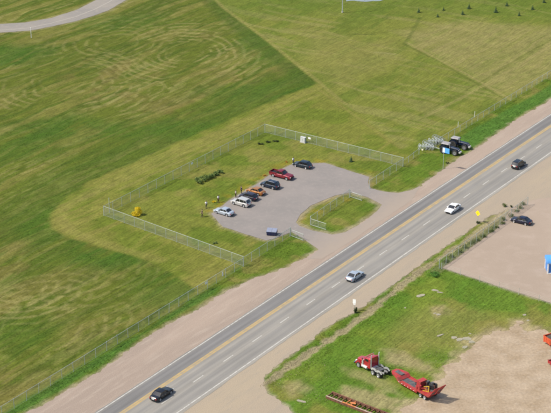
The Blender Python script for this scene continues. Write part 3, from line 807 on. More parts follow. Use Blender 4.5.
def car(name, label, cat, pos, az, pm, L=4.6, W=1.82, belt=.93, H=1.46, top=None, cab=(.95, .25, -1.05, -1.75), rad=.33, wx=None, sill=.24, rear_slope=.9, roof_in=.78, rim='rim', group=None, doors=True, z=.03, rails=False, plate=True, flare=0.0, nose_round=.16, trim=None):
    """x forward. top: hood/deck profile; cab: windshield base, roof front, roof rear, rear glass base."""
    root = thing(name, label, cat, (pos[0], pos[1], z), R(az), group)
    h = L / 2
    wx = wx or (h - .88, -h + .95)
    top = top or [(-h, belt - .10), (-h + .25, belt + .02), (cab[3], belt + .03), (cab[0], belt), (h - .45, belt - .16), (h, belt - .30)]
    top = sorted(top)
    NS = 64
    xs = [-h + L * i / (NS - 1) for i in range(NS)]
    def hw(x):
        t = abs(x) / h
        return W / 2 * (1 - nose_round * max(0, (t - .62) / .38) ** 2.2)
    def zbot(x):
        zb = sill
        for c in wx:
            q = (rad + .07) ** 2 - (x - c) ** 2
            if q > 0: zb = max(zb, rad + math.sqrt(q))
        return zb
    rows = []
    for x in xs:
        t = abs(x) / h
        zt = lerp_prof(top, x); w_ = hw(x); zb = zbot(x)
        endk = max(0, (t - .955) / .045)
        zb2 = zb + .12 * endk; zt2 = zt - .06 * endk; w2 = w_ * (1 - .05 * endk)
        zm = min(max(sill + .34, zb2 + .04), zt2 - .1)
        zs = max(zt2 - .10, zm + .02)
        rows.append([(x, w2 * .93, zb2), (x, w2 * .985, zb2 + .03), (x, w2 * (1.0 + flare * .0), zm), (x, w2 * .975, zs), (x, w2 * .90, zt2 - .015), (x, w2 * .55, zt2 + .012), (x, 0, zt2 + .022)])
    mb = MB(); nr = 13
    for r_ in rows:
        mb.v += r_ + [(p_[0], -p_[1], p_[2]) for p_ in r_[-2::-1]]
    for i in range(NS - 1):
        for k in range(nr):
            k2 = (k + 1) % nr
            mb.f.append((i * nr + k, i * nr + k2, (i + 1) * nr + k2, (i + 1) * nr + k))
    mb.f.append(tuple(range(nr))); mb.f.append(tuple((NS - 1) * nr + k for k in range(nr))[::-1])
    body = mb.build('body', pm, root, 42)
    # cabin
    xa, xb, xc, xd = cab
    yb = lambda x: hw(x) * .90
    zr = H
    yt = W / 2 * roof_in
    def zbl(x): return lerp_prof(top, x) - .012
    # roof: crowned panel plus pillars
    rf = MB(); nxr, nyr = 7, 6
    for i in range(nxr + 1):
        x = xb + (xc - xb) * i / nxr; ex = max(abs(2 * i / nxr - 1) - .6, 0) / .4
        for j in range(nyr + 1):
            y = yt * (2 * j / nyr - 1)
            rf.v.append((x, y, zr - .02 - .055 * (2 * j / nyr - 1) ** 2 - .035 * ex * ex + .02))
    for i in range(nxr):
        for j in range(nyr):
            a_ = i * (nyr + 1) + j
            rf.f.append((a_, a_ + 1, a_ + nyr + 2, a_ + nyr + 1))
    o = len(rf.v)
    rf.v += [(x, y, z_ - .06) for x, y, z_ in rf.v[:o]]
    bd = [i * (nyr + 1) for i in range(nxr + 1)] + [nxr * (nyr + 1) + j for j in range(1, nyr + 1)] + [i * (nyr + 1) + nyr for i in range(nxr - 1, -1, -1)] + [j for j in range(nyr - 1, 0, -1)]
    for a_, b_ in zip(bd, bd[1:] + bd[:1]): rf.f.append((a_, b_, b_ + o, a_ + o))
    rt = zr - .075
    pw = .075
    for s in (1, -1):
        rf.bar((xa, s * yb(xa), zbl(xa)), (xb, s * (yt - .02), rt), pw, .06)
        rf.bar((xd, s * yb(xd), zbl(xd)), (xc, s * (yt - .02), rt), pw * 1.5, .08)
        rf.bar((xb, s * (yt - .015), rt), (xc, s * (yt - .015), rt), .07, .07)
        for xm in ([(xa + xd) / 2 - .05] if xd - xa > -3.0 else [(xa * .62 + xd * .38), (xa * .25 + xd * .75)]):
            rf.bar((xm, s * (yb(xm) - .005), zbl(xm)), (xm, s * (yt - .01), rt), pw * .9, .05)
    rf.build('roof', trim or pm, root, 40)
    if rails:
        for s in (1, -1):
            MB().tube([(xb - .2, s * yt * .9, zr + .0), (xb - .3, s * yt * .9, zr + .05), (xc + .3, s * yt * .9, zr + .05), (xc + .2, s * yt * .9, zr)], .02, 6).build('roof_rail', M['alum'], root, 40)
    def pane(nm, quad, bow=0.0, axis=0, ins=.0):
        m_ = MB(); n_ = 6
        A, B, Cc, D = [Vector(v) for v in quad]      # A-B bottom, D-C top
        for j in range(3):
            for i in range(n_ + 1):
                p_ = A.lerp(B, i / n_).lerp(D.lerp(Cc, i / n_), j / 2)
                k_ = 1 - (2 * i / n_ - 1) ** 2
                q = list(p_); q[axis] += bow * k_; m_.v.append(tuple(q))
        for j in range(2):
            for i in range(n_):
                a_ = j * (n_ + 1) + i
                m_.f.append((a_, a_ + 1, a_ + n_ + 2, a_ + n_ + 1))
        return m_.build(nm, M['glass'], root, 60)
    pane('windshield', [(xa, yb(xa), zbl(xa)), (xa, -yb(xa), zbl(xa)), (xb, -yt, rt), (xb, yt, rt)], .09, 0)
    pane('rear_window', [(xd, -yb(xd), zbl(xd)), (xd, yb(xd), zbl(xd)), (xc, yt, rt), (xc, -yt, rt)], -.07, 0)
    mids = [(xa + xd) / 2 - .05] if xd - xa > -3.0 else [(xa * .62 + xd * .38), (xa * .25 + xd * .75)]
    cuts = [None] + mids + [None]
    for s in (1, -1):
        for i in range(len(mids) + 1):
            f0 = (xa, xb) if i == 0 else (mids[i - 1], mids[i - 1])
            f1 = (xd, xc) if i == len(mids) else (mids[i], mids[i])
            pane('side_window', [(f0[0], s * yb(f0[0]), zbl(f0[0])), (f1[0], s * yb(f1[0]), zbl(f1[0])), (f1[1], s * yt, rt), (f0[1], s * yt, rt)], s * .012, 1)
    # doors as thin skins over the flank
    if doors:
        dx = [(xa - .12, (xa + xd) / 2), ((xa + xd) / 2 - .03, max(xd + .35, wx[1] + rad + .12))]
        for s in (1, -1):
            for x1, x0 in dx:
                if x1 - x0 < .4: continue
                d = MB(); nn = 6
                for i in range(nn + 1):
                    x = x0 + (x1 - x0) * i / nn; w_ = hw(x); zt = lerp_prof(top, x); zm = sill + .34; zs = max(zt - .10, zm + .02)
                    for yy_, z_ in ((w_ * .985, sill + .06), (w_, zm), (w_ * .975, zs), (w_ * .905, zt - .02)):
                        d.v.append((x, s * (yy_ + .008), z_))
                for i in range(nn):
                    for j in range(3):
                        a_ = i * 4 + j
                        d.f.append((a_, a_ + 4, a_ + 5, a_ + 1) if s < 0 else (a_, a_ + 1, a_ + 5, a_ + 4))
                do = d.build('door', pm, root, 40)
                MB().box((x0 + .18, s * (hw(x0) * .985 + .02), lerp_prof(top, x0) - .13), (.18, .03, .035)).build('handle', M['chrome'] if rim == 'rim' else M['black'], do)
    # wheels
    for x in wx:
        for s in (1, -1): wheel(root, x, s * (W / 2 - .115), rad, .23, rim)
    # underbody
    MB().box((0, 0, sill + .02), (L * .86, W * .72, .12)).build('underbody', M['black'], root)
    # lights, bumpers, mirrors, plate
    zf = lerp_prof(top, h - .12); zre = lerp_prof(top, -h + .1)
    for s in (1, -1):
        MB().box((h - .13, s * hw(h) * .78, zf - .13), (.24, .34, .14), Matrix.Rotation(-s * .25, 3, 'Z')).build('headlight', M['headlight'], root)
        MB().box((-h + .10, s * hw(h) * .80, zre - .16), (.22, .30, .18), Matrix.Rotation(s * .22, 3, 'Z')).build('taillight', M['taillight'], root)
        MB().box((xa - .28, s * (hw(xa) + .09), belt + .07), (.13, .2, .14)).build('side_mirror', pm, root)
    MB().box((h - .02, 0, sill + .18), (.09, W * .66, .2)).build('bumper', M['black'], root)
    MB().box((h - .005, 0, zf - .16), (.05, W * .42, .12)).build('grille', M['black'], root)
    MB().box((-h + .02, 0, sill + .16), (.09, W * .66, .16)).build('bumper', M['black'], root)
    if plate: MB().box((-h - .008, 0, zre - .24 if zre < 1.2 else .78), (.02, .5, .15)).build('license_plate', M['plate'], root)
    return root
P = {'silverblue': paint('silver_blue_paint', (.42, .47, .52), .35), 'silver': paint('silver_paint', (.50, .49, .46), .3), 'black': paint('black_paint', (.006, .007, .010), .1), 'orange': paint('copper_orange_paint', (.42, .17, .035), .4),
     'navy': paint('navy_paint', (.008, .020, .042), .2), 'darkred': paint('dark_red_paint', (.20, .012, .022), .3), 'darkteal': paint('dark_blue_grey_paint', (.009, .02, .03), .2), 'white': paint('white_car_paint', (.72, .72, .70), 0.0), 'blueblack': paint('blue_black_paint', (.004, .007, .014), .1), 'purple': paint('dark_violet_black_paint', (.02, .018, .032), .2), 'midblue': paint('midnight_blue_paint', (.007, .009, .028), .2)}
SED = dict(L=4.65, W=1.82, belt=.92, H=1.44, cab=(.98, .25, -.95, -1.62))
SUV = dict(L=4.55, W=1.86, belt=1.02, H=1.70, cab=(1.02, .45, -1.75, -2.12), rad=.36, roof_in=.76, rails=True)
HAT = dict(L=4.3, W=1.8, belt=.95, H=1.50, cab=(1.0, .32, -1.45, -1.98), rad=.33)
GP = 'cars parked in the fenced lot'
car('parked_car', 'silver-blue sedan parked at the left end of the row', 'car', (-11.1, 318.3), 145, P['silverblue'], **SED, group=GP)
car('parked_car', 'pale silver SUV parked second from left in the row', 'car', (-7.5, 323.1), 145, P['silver'], **SUV, group=GP)
car('parked_car', 'dark violet-black hatchback parked tight between silver SUV and orange car', 'car', (-5.9, 326.4), 145, P['purple'], **HAT, group=GP)
car('parked_car', 'copper orange sedan parked in the row', 'car', (-4.4, 329.4), 145, P['orange'], **dict(SED, L=4.4), group=GP)
car('parked_car', 'dark blue SUV parked between orange car and red pickup', 'car', (-1.2, 332.9), 145, P['navy'], **dict(SUV, L=4.5), group=GP)
car('parked_car', 'dark blue-grey wagon parked alone at the right end of row', 'car', (6.2, 344.8), 148, P['darkteal'], **dict(HAT, L=4.6, H=1.58), group=GP)
# red pickup: cab plus open bed
pk = car('pickup_truck', 'dark red pickup with open bed backed in to the lot edge', 'pickup', (1.4, 338.6), -33, P['darkred'], L=5.7, W=1.95, belt=1.10, H=1.80, cab=(1.05, .45, -.72, -.86), rad=.39, wx=(1.85, -1.75), sill=.36,
         top=[(-2.85, .86), (-.98, .86), (-.9, 1.1), (1.05, 1.1), (2.5, 1.0), (2.85, .86)], group=GP, nose_round=.08)
for s in (1, -1):
    MB().box((-1.88, s * .91, 1.03), (1.92, .10, .40)).build('bed_side', P['darkred'], pk)
MB().box((-2.80, 0, 1.03), (.08, 1.72, .40)).build('tailgate', P['darkred'], pk)
MB().box((-1.86, 0, .90), (1.78, 1.70, .03)).build('bed_liner', M['black'], pk)
# highway traffic
GH = 'cars driving on the highway'
def on_road(u, n): return UN(u, n)[:2]
car('car', 'black sedan driving in highway lane beside the yellow line, lower left', 'car', on_road(187.6, 153.0), AZ, P['black'], **dict(SED, L=4.8), z=ROADZ, group=GH)
car('car', 'silver-blue sedan driving on the highway above the white road sign', 'car', on_road(245.3, 150.0), AZ, P['silverblue'], **SED, z=ROADZ, group=GH)
car('car', 'white sedan driving on the highway near the driveways', 'car', on_road(285.2, 150.0), AZ + 180, P['white'], **SED, z=ROADZ, group=GH)
car('car', 'black SUV driving on the highway at far right', 'car', on_road(315.8, 149.7), AZ, P['black'], **SUV, z=ROADZ, group=GH)
car('parked_car', 'midnight blue sedan parked on gravel yard by the weedy fence', 'car', (52.2, 313.6), 148, P['midblue'], **dict(SED, L=4.5))
wc = G(557, 1.0)
car('parked_car', 'white car at the far top right corner, mostly out of frame', 'car', (wc.x, wc.y), 120, P['white'], **SUV, z=-.02)
# dark tractors with silver wheel rakes behind them
M['rim_grey'] = mat('dusty_grey_rim', (.22, .22, .22), .6, metal=.2, var=.2, vscale=6)
M['tractor'] = paint('tractor_dark_blue', (.006, .014, .036), .1)
M['roof_pale'] = mat('pale_cab_roof', (.30, .285, .28), .6, var=.2, dirt=(.2, .18, .17), damt=.5)
M['rake'] = mat('bright_rake_steel', (.46, .49, .49), .5, metal=.3, var=.2, vscale=2)
def tractor(label, x, y, az):
    t = thing('tractor', label, 'tractor', (x, y, ground_z(x, y) + .01), R(az), 'pair of dark tractors on the verge')
    for s in (1, -1):
        wheel(t, -1.35, s * .92, .90, .52, 'rim_dark')
        wheel(t, 1.55, s * .86, .72, .44, 'rim_grey')
        f = MB(); pts = [(-1.35 + math.cos(a_) * .98, s * .90, .92 + math.sin(a_) * .98) for a_ in [math.pi * (.12 + .76 * k_ / 7) for k_ in range(8)]]
        for p0, p1 in zip(pts[:-1], pts[1:]): f.bar(p0, p1, .56, .05, up=(0, 1, 0))
        f.build('fender', M['tractor'], t)
        MB().box((-.25, s * .72, .75), (.5, .3, .5)).build('fuel_tank', M['black'], t)
        MB().box((2.28, s * .28, 1.28), (.06, .22, .14)).build('headlight', M['headlight'], t)
        MB().box((-.35, s * 1.25, 2.1), (.06, .22, .36)).build('side_mirror', M['black'], t)
        MB().bar((-.35, s * .72, 2.3), (-.35, s * 1.2, 2.25), .03).build('mirror_arm', M['black'], t)
    MB().box((.3, 0, .88), (3.6, .55, .5)).build('chassis', M['black'], t)
    MB().tube([(1.55, -.8, .66), (1.55, .8, .66)], .12, 8).build('front_axle', M['black'], t, 40)
    MB().tube([(-1.35, -.8, .9), (-1.35, .8, .9)], .17, 8).build('rear_axle', M['black'], t, 40)
    hb_ = MB(); sec_ = [(2.25, .33, 1.0, 1.42), (2.15, .40, .95, 1.56), (1.2, .44, .95, 1.68), (-.35, .50, .95, 1.80)]
    for xx_, w_, z0, z1 in sec_: hb_.v += [(xx_, w_, z0), (xx_, w_, z1 - .14), (xx_, w_ * .75, z1), (xx_, -w_ * .75, z1), (xx_, -w_, z1 - .14), (xx_, -w_, z0)]
    for i in range(3):
        for k_ in range(6): hb_.f.append((i * 6 + k_, (i + 1) * 6 + k_, (i + 1) * 6 + (k_ + 1) % 6, i * 6 + (k_ + 1) % 6))
    hb_.f += [tuple(range(6)), tuple(18 + k_ for k_ in range(6))[::-1]]
    hb_.build('hood', M['tractor'], t, 35)
    MB().box((2.55, 0, .78), (.4, .95, .34)).build('front_weight', M['alum'], t)
    MB().box((2.27, 0, 1.12), (.04, .5, .26)).build('grille', M['black'], t)
    MB().tube([(.1, -.58, 1.5), (.1, -.58, 2.5)], .06, 8).build('exhaust_stack', M['alum'], t, 40)
    for px_ in (-.35, -1.95):
        for s in (1, -1): MB().bar((px_, s * .74, 1.2), (px_ + (.08 if px_ > -1 else -.02), s * .70, 2.36), .08).build('cab_post', M['black'], t)
    MB().box((-1.15, 0, 1.25), (1.7, 1.5, .3)).build('cab_floor', M['tractor'], t)
    MB().box((-1.2, 0, 1.62), (.5, .5, .55)).build('seat', M['black'], t)
    MB().box((-.31, 0, 1.86), (.03, 1.34, .94)).build('windshield', M['glass'], t)
    MB().box((-1.98, 0, 1.86), (.03, 1.34, .94)).build('rear_window', M['glass'], t)
    for s in (1, -1): MB().box((-1.15, s * .73, 1.86), (1.5, .03, .94)).build('side_window', M['glass'], t)
    rf_ = MB(); rf_.add([(-2.1, -.80, 2.34), (-.1, -.80, 2.34), (-.1, .80, 2.34), (-2.1, .80, 2.34), (-1.95, -.65, 2.52), (-.3, -.65, 2.50), (-.3, .65, 2.50), (-1.95, .65, 2.52)], [(0, 3, 2, 1), (4, 5, 6, 7), (0, 1, 5, 4), (1, 2, 6, 5), (2, 3, 7, 6), (3, 0, 4, 7)])
    rf_.build('cab_roof', M['roof_pale'], t)
    MB().bar((-2.1, 0, .6), (-2.75, 0, .6), .14).build('drawbar', M['black'], t)
    return t
def hay_rake(label, x, y, az):
    t = thing('hay_rake', label, 'hay rake', (x, y, ground_z(x, y) + .01), R(az), 'silver wheel rakes behind the tractors')
    MB().bar((0, 0, .6), (-1.6, 0, .75), .12).build('tongue', M['rake'], t)
    fw = MB(); n_ = 18; rr = .70
    fw.tube([(math.cos(a_) * rr, 0, math.sin(a_) * rr) for a_ in [2 * math.pi * k_ / n_ for k_ in range(n_ + 1)]], .028, 5)
    fw.lathe_y([(.001, -.05), (.14, -.05), (.14, .05), (.001, .05)], n=8)
    for k_ in range(24):
        a_ = 2 * math.pi * k_ / 24
        fw.tube([(math.cos(a_) * .12, 0, math.sin(a_) * .12), (math.cos(a_) * .60, 0, math.sin(a_) * .60), (math.cos(a_ + .16) * .80, .03, math.sin(a_ + .16) * .80)], .012, 3, False)
    fme = None
    for s in (1, -1):
        MB().bar((-1.5, 0, .8), (-4.9, s * 1.5, .95), .13).build('rake_arm', M['rake'], t)
        for k_ in range(5):
            q = (k_ + .6) / 5
            loc_ = (-1.5 - 3.4 * q, s * (1.5 * q + .22), .81)
            if fme is None:
                o_ = fw.build('finger_wheel', M['rake'], t); fme = o_.data
            else: o_ = link('finger_wheel', fme, t)
            o_.location = loc_; o_.rotation_euler = (R(s * 8), 0, R(s * 38))
        MB().bar((-2.6, s * .5, .85), (-2.6, s * .5, 1.65), .07).build('lift_post', M['rake'], t)
        wheel(t, -3.2, s * .45, .33, .18, 'rim')
    MB().bar((-2.6, -.5, 1.6), (-2.6, .5, 1.6), .07).build('lift_bar', M['rake'], t)
    MB().tube([(-3.2, -.45, .33), (-3.2, .45, .33)], .05, 6).build('axle', M['rake'], t, 40)
    return t
for x, y, la, lb in ((41.0, 353.4, 'dark blue-black tractor with pale cab roof, nearer of the pair', 'silver wheel hay rake behind the nearer tractor'), (43.6, 356.9, 'dark blue-black tractor with pale cab roof, farther of the pair', 'silver wheel hay rake behind the farther tractor')):
    tractor(la, x, y, -30)
    ca_, sa_ = math.cos(R(-30)), math.sin(R(-30))
    hay_rake(lb, x - 2.55 * ca_, y - 2.55 * sa_, -30)

# ------------------------------------------------------------------ dumpster in the lot
M['dump_blue'] = mat('dumpster_blue', (.014, .022, .075), .55, var=.15, dirt=(.06, .05, .06), damt=.4)
M['lid_grey'] = mat('dumpster_lid', (.20, .22, .28), .5, var=.1)
ds = thing('dumpster', 'dark blue dumpster with pale lids by the lot edge', 'dumpster', (-.75, 307.6, .026), R(-10))
ds.scale = (.95, .9, .85)
d = MB()
W2, D2, = 1.05, .75
d.add([(-W2, -D2, .12), (W2, -D2, .12), (W2, D2, .12), (-W2, D2, .12), (-W2 - .05, -D2 - .08, 1.05), (W2 + .05, -D2 - .08, 1.05), (W2 + .05, D2, 1.4), (-W2 - .05, D2, 1.4)], [(0, 3, 2, 1), (0, 1, 5, 4), (1, 2, 6, 5), (2, 3, 7, 6), (3, 0, 4, 7)])
d.build('bin', M['dump_blue'], ds)
for s in (-1, 1):
    l = MB()
    x0, x1 = (-W2 - .06, -.015) if s < 0 else (.015, W2 + .06)
    l.add([(x0, -D2 - .12, 1.06), (x1, -D2 - .12, 1.06), (x1, D2 + .02, 1.42), (x0, D2 + .02, 1.42), (x0, -D2 - .12, 1.11), (x1, -D2 - .12, 1.11), (x1, D2 + .02, 1.47), (x0, D2 + .02, 1.47)], [(0, 3, 2, 1), (4, 5, 6, 7), (0, 1, 5, 4), (1, 2, 6, 5), (2, 3, 7, 6), (3, 0, 4, 7)])
    l.build('lid', M['lid_grey'], ds)
    MB().box((s * (W2 + .1), -.05, .85), (.1, 1.1, .16)).build('fork_pocket', M['dump_blue'], ds)
    for t in (-.55, .55): MB().box((s * .9, t, .06), (.14, .14, .13)).build('caster', M['black'], ds)
for k_ in range(5): MB().box((-.85 + k_ * .425, -D2 - .05, .55), (.05, .06, .75)).build('rib', M['dump_blue'], ds)

# ------------------------------------------------------------------ red semi tractor
tw0, tw1 = G(356.3, 366.5), G(378, 378)
hd = (tw0 - tw1).normalized(); taz = math.atan2(hd.y, hd.x)
side = Vector((-hd.y, hd.x, 0))             # towards the tractor's left; near side is the left side
tc = tw1 - side * 1.15
tc.z = ground_z(tc.x, tc.y)
tr = thing('semi_tractor', 'red semi tractor with chrome stacks facing the highway on grass', 'truck', tc, taz)
# local: x=0 at rear axle centre, front axle at 5.5
WB = 5.0
for s in (1, -1):
    MB().box((2.55, s * .42, .86), (6.6, .09, .26)).build('frame_rail', M['grey_frame'], tr)
for x in (-.4, .9, 2.2): MB().box((x, 0, .86), (.12, .76, .18)).build('crossmember', M['grey_frame'], tr)
for x in (WB,):
    for s in (1, -1): wheel(tr, x, s * 1.02, .52, .30)
for x in (-.05, 1.32):
    for s in (1, -1):
        wheel(tr, x, s * .98, .52, .52)
        f = MB(); pts = [(x + math.cos(t) * .60, s * .98, .52 + math.sin(t) * .60) for t in [math.pi * (.15 + .7 * k_ / 6) for k_ in range(7)]]
        for a_, b_ in zip(pts[:-1], pts[1:]): f.bar(a_, b_, .56, .02, up=(0, 1, 0))
        f.build('rear_fender', M['alum'], tr)
MB().box((.7, 0, 1.06), (1.2, 1.0, .12)).build('fifth_wheel', M['steel_dark'], tr)
MB().box((2.05, 0, 1.02), (1.0, 1.1, .06)).build('deck_plate', M['alum'], tr)
# hood
hb = MB()
sec = [(5.85, .50, .75, 1.35), (5.75, .58, .72, 1.50), (5.2, .66, .72, 1.62), (4.4, .78, .72, 1.72), (3.75, .86, .72, 1.80)]
for x, w_, z0, z1 in sec:
    hb.v += [(x, w_, z0), (x, w_, z1 - .18), (x, w_ * .82, z1 - .03), (x, 0, z1), (x, -w_ * .82, z1 - .03), (x, -w_, z1 - .18), (x, -w_, z0)]
for i in range(len(sec) - 1):
    for k_ in range(7):
        k2 = (k_ + 1) % 7
        hb.f.append((i * 7 + k_, (i + 1) * 7 + k_, (i + 1) * 7 + k2, i * 7 + k2))
hb.f.append(tuple(range(7))); hb.f.append(tuple(28 + k_ for k_ in range(7))[::-1])
hb.build('hood', M['red'], tr, 35)
MB().box((5.87, 0, 1.05), (.06, .82, .62)).build('grille', M['chrome'], tr)
MB().box((6.02, 0, .56), (.18, 2.35, .38)).build('bumper', M['chrome'], tr)
for s in (1, -1):
    f = MB(); pts = [(WB + math.cos(t) * .66, s * 1.0, .52 + math.sin(t) * .62) for t in [math.pi * k_ / 8 for k_ in range(-0, 9)]]
    for a_, b_ in zip(pts[:-1], pts[1:]): f.bar(a_, b_, .42, .05, up=(0, 1, 0))
    f.build('front_fender', M['red'], tr)
    MB().box((5.72, s * .86, 1.08), (.2, .3, .22)).build('headlight', M['headlight'], tr)
    MB().tube([(2.9, s * .92, .72), (4.15, s * .92, .72)], .31, 14).build('fuel_tank', M['alum'], tr, 40)
    MB().box((3.5, s * 1.02, 1.06), (1.5, .26, .05)).build('step', M['alum'], tr)
    MB().tube([(1.98, s * .95, .95), (1.98, s * .95, 3.45), (1.9, s * .95, 3.6)], .085, 10).build('exhaust_stack', M['alum'], tr, 40)
    MB().tube([(3.95, s * 1.06, 1.1), (3.95, s * 1.06, 1.95)], .17, 12).build('air_cleaner', M['alum'], tr, 40)
    MB().bar((3.75, s * 1.1, 1.95), (3.78, s * 1.36, 2.2), .03).build('mirror_arm', M['chrome'], tr)
    MB().box((3.78, s * 1.38, 2.3), (.08, .2, .5)).build('side_mirror', M['chrome'], tr)
    MB().box((-.75, s * .98, .55), (.03, .55, .7)).build('mud_flap', M['black'], tr)
# cab
cbm = MB()
sec = [(3.82, 1.02, .8, 1.78), (3.45, 1.02, .8, 2.52), (3.2, 1.02, .8, 2.62), (2.52, 1.02, .8, 2.66)]
for x, w_, z0, z1 in sec:
    cbm.v += [(x, w_, z0), (x, w_ * .99, z1 - .12), (x, w_ * .9, z1 - .02), (x, 0, z1 + .03), (x, -w_ * .9, z1 - .02), (x, -w_ * .99, z1 - .12), (x, -w_, z0)]
for i in range(3):
    for k_ in range(7):
        k2 = (k_ + 1) % 7
        cbm.f.append((i * 7 + k_, (i + 1) * 7 + k_, (i + 1) * 7 + k2, i * 7 + k2))
cbm.f.append(tuple(range(7))); cbm.f.append(tuple(21 + k_ for k_ in range(7))[::-1])
cbm.build('cab', M['red'], tr, 30)
for s in (1, -1):
    MB().add([(3.835, s * .05, 1.82), (3.835, s * .92, 1.80), (3.50, s * .90, 2.42), (3.50, s * .05, 2.48), (3.80, s * .05, 1.82), (3.80, s * .92, 1.80), (3.47, s * .90, 2.42), (3.47, s * .05, 2.48)], [(0, 1, 2, 3), (7, 6, 5, 4), (0, 4, 5, 1), (1, 5, 6, 2), (2, 6, 7, 3), (3, 7, 4, 0)]).build('windshield', M['glass'], tr)
    d = MB().box((3.05, s * 1.025, 1.42), (.98, .03, 1.2)).build('door', M['red'], tr)
    MB().box((2.68, s * 1.05, 1.5), (.16, .03, .05)).build('handle', M['chrome'], d)
    MB().box((3.0, s * 1.03, 2.2), (.82, .03, .46)).build('side_window', M['glass'], tr)
MB().box((3.62, 0, 2.58), (.34, 1.9, .05), Matrix.Rotation(.25, 3, 'Y')).build('sun_visor', M['red'], tr)
slp = MB()
sec = [(2.53, 1.08, .9, 2.72), (2.45, 1.12, .9, 2.86), (2.10, 1.12, .9, 2.86)]
for x, w_, z0, z1 in sec:
    slp.v += [(x, w_, z0), (x, w_ * .99, z1 - .15), (x, w_ * .88, z1 - .02), (x, 0, z1 + .02), (x, -w_ * .88, z1 - .02), (x, -w_ * .99, z1 - .15), (x, -w_, z0)]
for i in range(2):
    for k_ in range(7):
        k2 = (k_ + 1) % 7
        slp.f.append((i * 7 + k_, (i + 1) * 7 + k_, (i + 1) * 7 + k2, i * 7 + k2))
slp.f.append(tuple(range(7))); slp.f.append(tuple(14 + k_ for k_ in range(7))[::-1])
slp.build('sleeper', M['red'], tr, 30)

# ------------------------------------------------------------------ red lowboy trailer
ta, tb = G(387.8, 379), G(428, 402.5)
td = (ta - tb).normalized(); tz = math.atan2(td.y, td.x)
tside = Vector((-td.y, td.x, 0))
TL = (ta - tb).length; TWD = 2.75
org = tb - tside * (TWD / 2); org.z = .02
tl = thing('lowboy_trailer', 'red lowboy trailer with raised rear ramps on bare dirt', 'trailer', org, tz)
RD = M['trailer_red']; hw_ = TWD / 2
gn = MB()
gsec = [(TL, .55, 1.15, 1.38), (TL - .6, .95, 1.10, 1.40), (TL - 1.8, 1.25, 1.02, 1.40), (TL - 2.4, hw_, .75, 1.30), (TL - 2.9, hw_, .48, .86)]
for x, w_, z0, z1 in gsec: gn.v += [(x, w_, z0), (x, w_, z1), (x, -w_, z1), (x, -w_, z0)]
for i in range(4):
    for k_ in range(4):
        k2 = (k_ + 1) % 4
        gn.f.append((i * 4 + k_, (i + 1) * 4 + k_, (i + 1) * 4 + k2, i * 4 + k2))
gn.f.append((0, 1, 2, 3)); gn.f.append((19, 18, 17, 16))
gn.build('gooseneck', RD, tl)
MB().box((TL - 1.5, 0, 1.42), (1.7, .9, .05)).build('neck_plate', M['steel_dark'], tl)
MB().box((TL - .35, 0, 1.05), (.3, .3, .25)).build('kingpin_plate', M['steel_dark'], tl)
deck_f, deck_r = TL - 2.9, 2.9
for s in (1, -1): MB().box(((deck_f + deck_r) / 2, s * (hw_ - .06), .68), (deck_f - deck_r, .12, .36)).build('side_rail', RD, tl)
npl = 9
for k_ in range(npl):
    y = -hw_ + .16 + (TWD - .32) * (k_ + .5) / npl
    MB().box(((deck_f + deck_r) / 2 + .0, y, .74 + random.uniform(-.006, .006)), (deck_f - deck_r, (TWD - .32) / npl - .025, .06)).build('deck_plank', M['steel_dark'] if 2 <= k_ <= 6 else RD, tl)
for k_ in range(5): MB().box((deck_r + (deck_f - deck_r) * (k_ + .5) / 5, 0, .60), (.12, TWD - .26, .18)).build('crossmember', RD, tl)
MB().box((1.45, 0, 1.0), (2.9, TWD - .02, .20)).build('axle_deck', RD, tl)
for s in (1, -1):
    MB().box((1.45, s * (hw_ - .05), 1.14), (2.9, .10, .12)).build('deck_edge', RD, tl)
    for x in (2.0, .95): 
        wheel(tl, x, s * (hw_ - .24), .44, .45)
    f = MB()
    f.box((1.48, s * (hw_ - .22), 1.12), (2.3, .48, .06)); f.box((2.62, s * (hw_ - .22), .98), (.06, .48, .3)); f.box((.34, s * (hw_ - .22), .98), (.06, .48, .3))
    f.build('wheel_cover', RD, tl)
    # raised ramp, leaning back
    rp = Matrix.Rotation(R(-34), 3, 'Y')
    def rv(x, y, z): return (rp @ Vector((x, 0, z))) + Vector((-.05, y, 1.08))
    rr = MB()
    for yy_ in (s * .15, s * (hw_ - .06)): rr.bar(rv(0, yy_, 0), rv(0, yy_, 2.4), .10, .12, up=(1, 0, 0))
    rr.bar(rv(0, s * .15, 2.4), rv(0, s * (hw_ - .06), 2.4), .10)
    rmp = rr.build('ramp', RD, tl)
    for q in range(7):
        MB().bar(rv(.02, s * .18, .15 + q * .33), rv(.02, s * (hw_ - .09), .15 + q * .33), .05, .26, up=rp @ Vector((0, 0, 1))).build('ramp_slat', M['trailer_red'] if q not in (1, 2) else M['steel_dark'], rmp)
for q in range(8): MB().box((2.75 - q * .36, 0, 1.115), (.28, TWD - .36, .03)).build('deck_slat', RD, tl)
for s in (1, -1):
    MB().box((-.06, s * 1.05, .93), (.06, .3, .14)).build('taillight', M['taillight'], tl)
for k_ in range(12): 
    for s in (1,): MB().box((deck_r + .3 + k_ * .38, s * (hw_ + .012), .68), (.16, .02, .08)).build('reflector', M['plate'] if k_ % 2 else M['taillight'], tl)
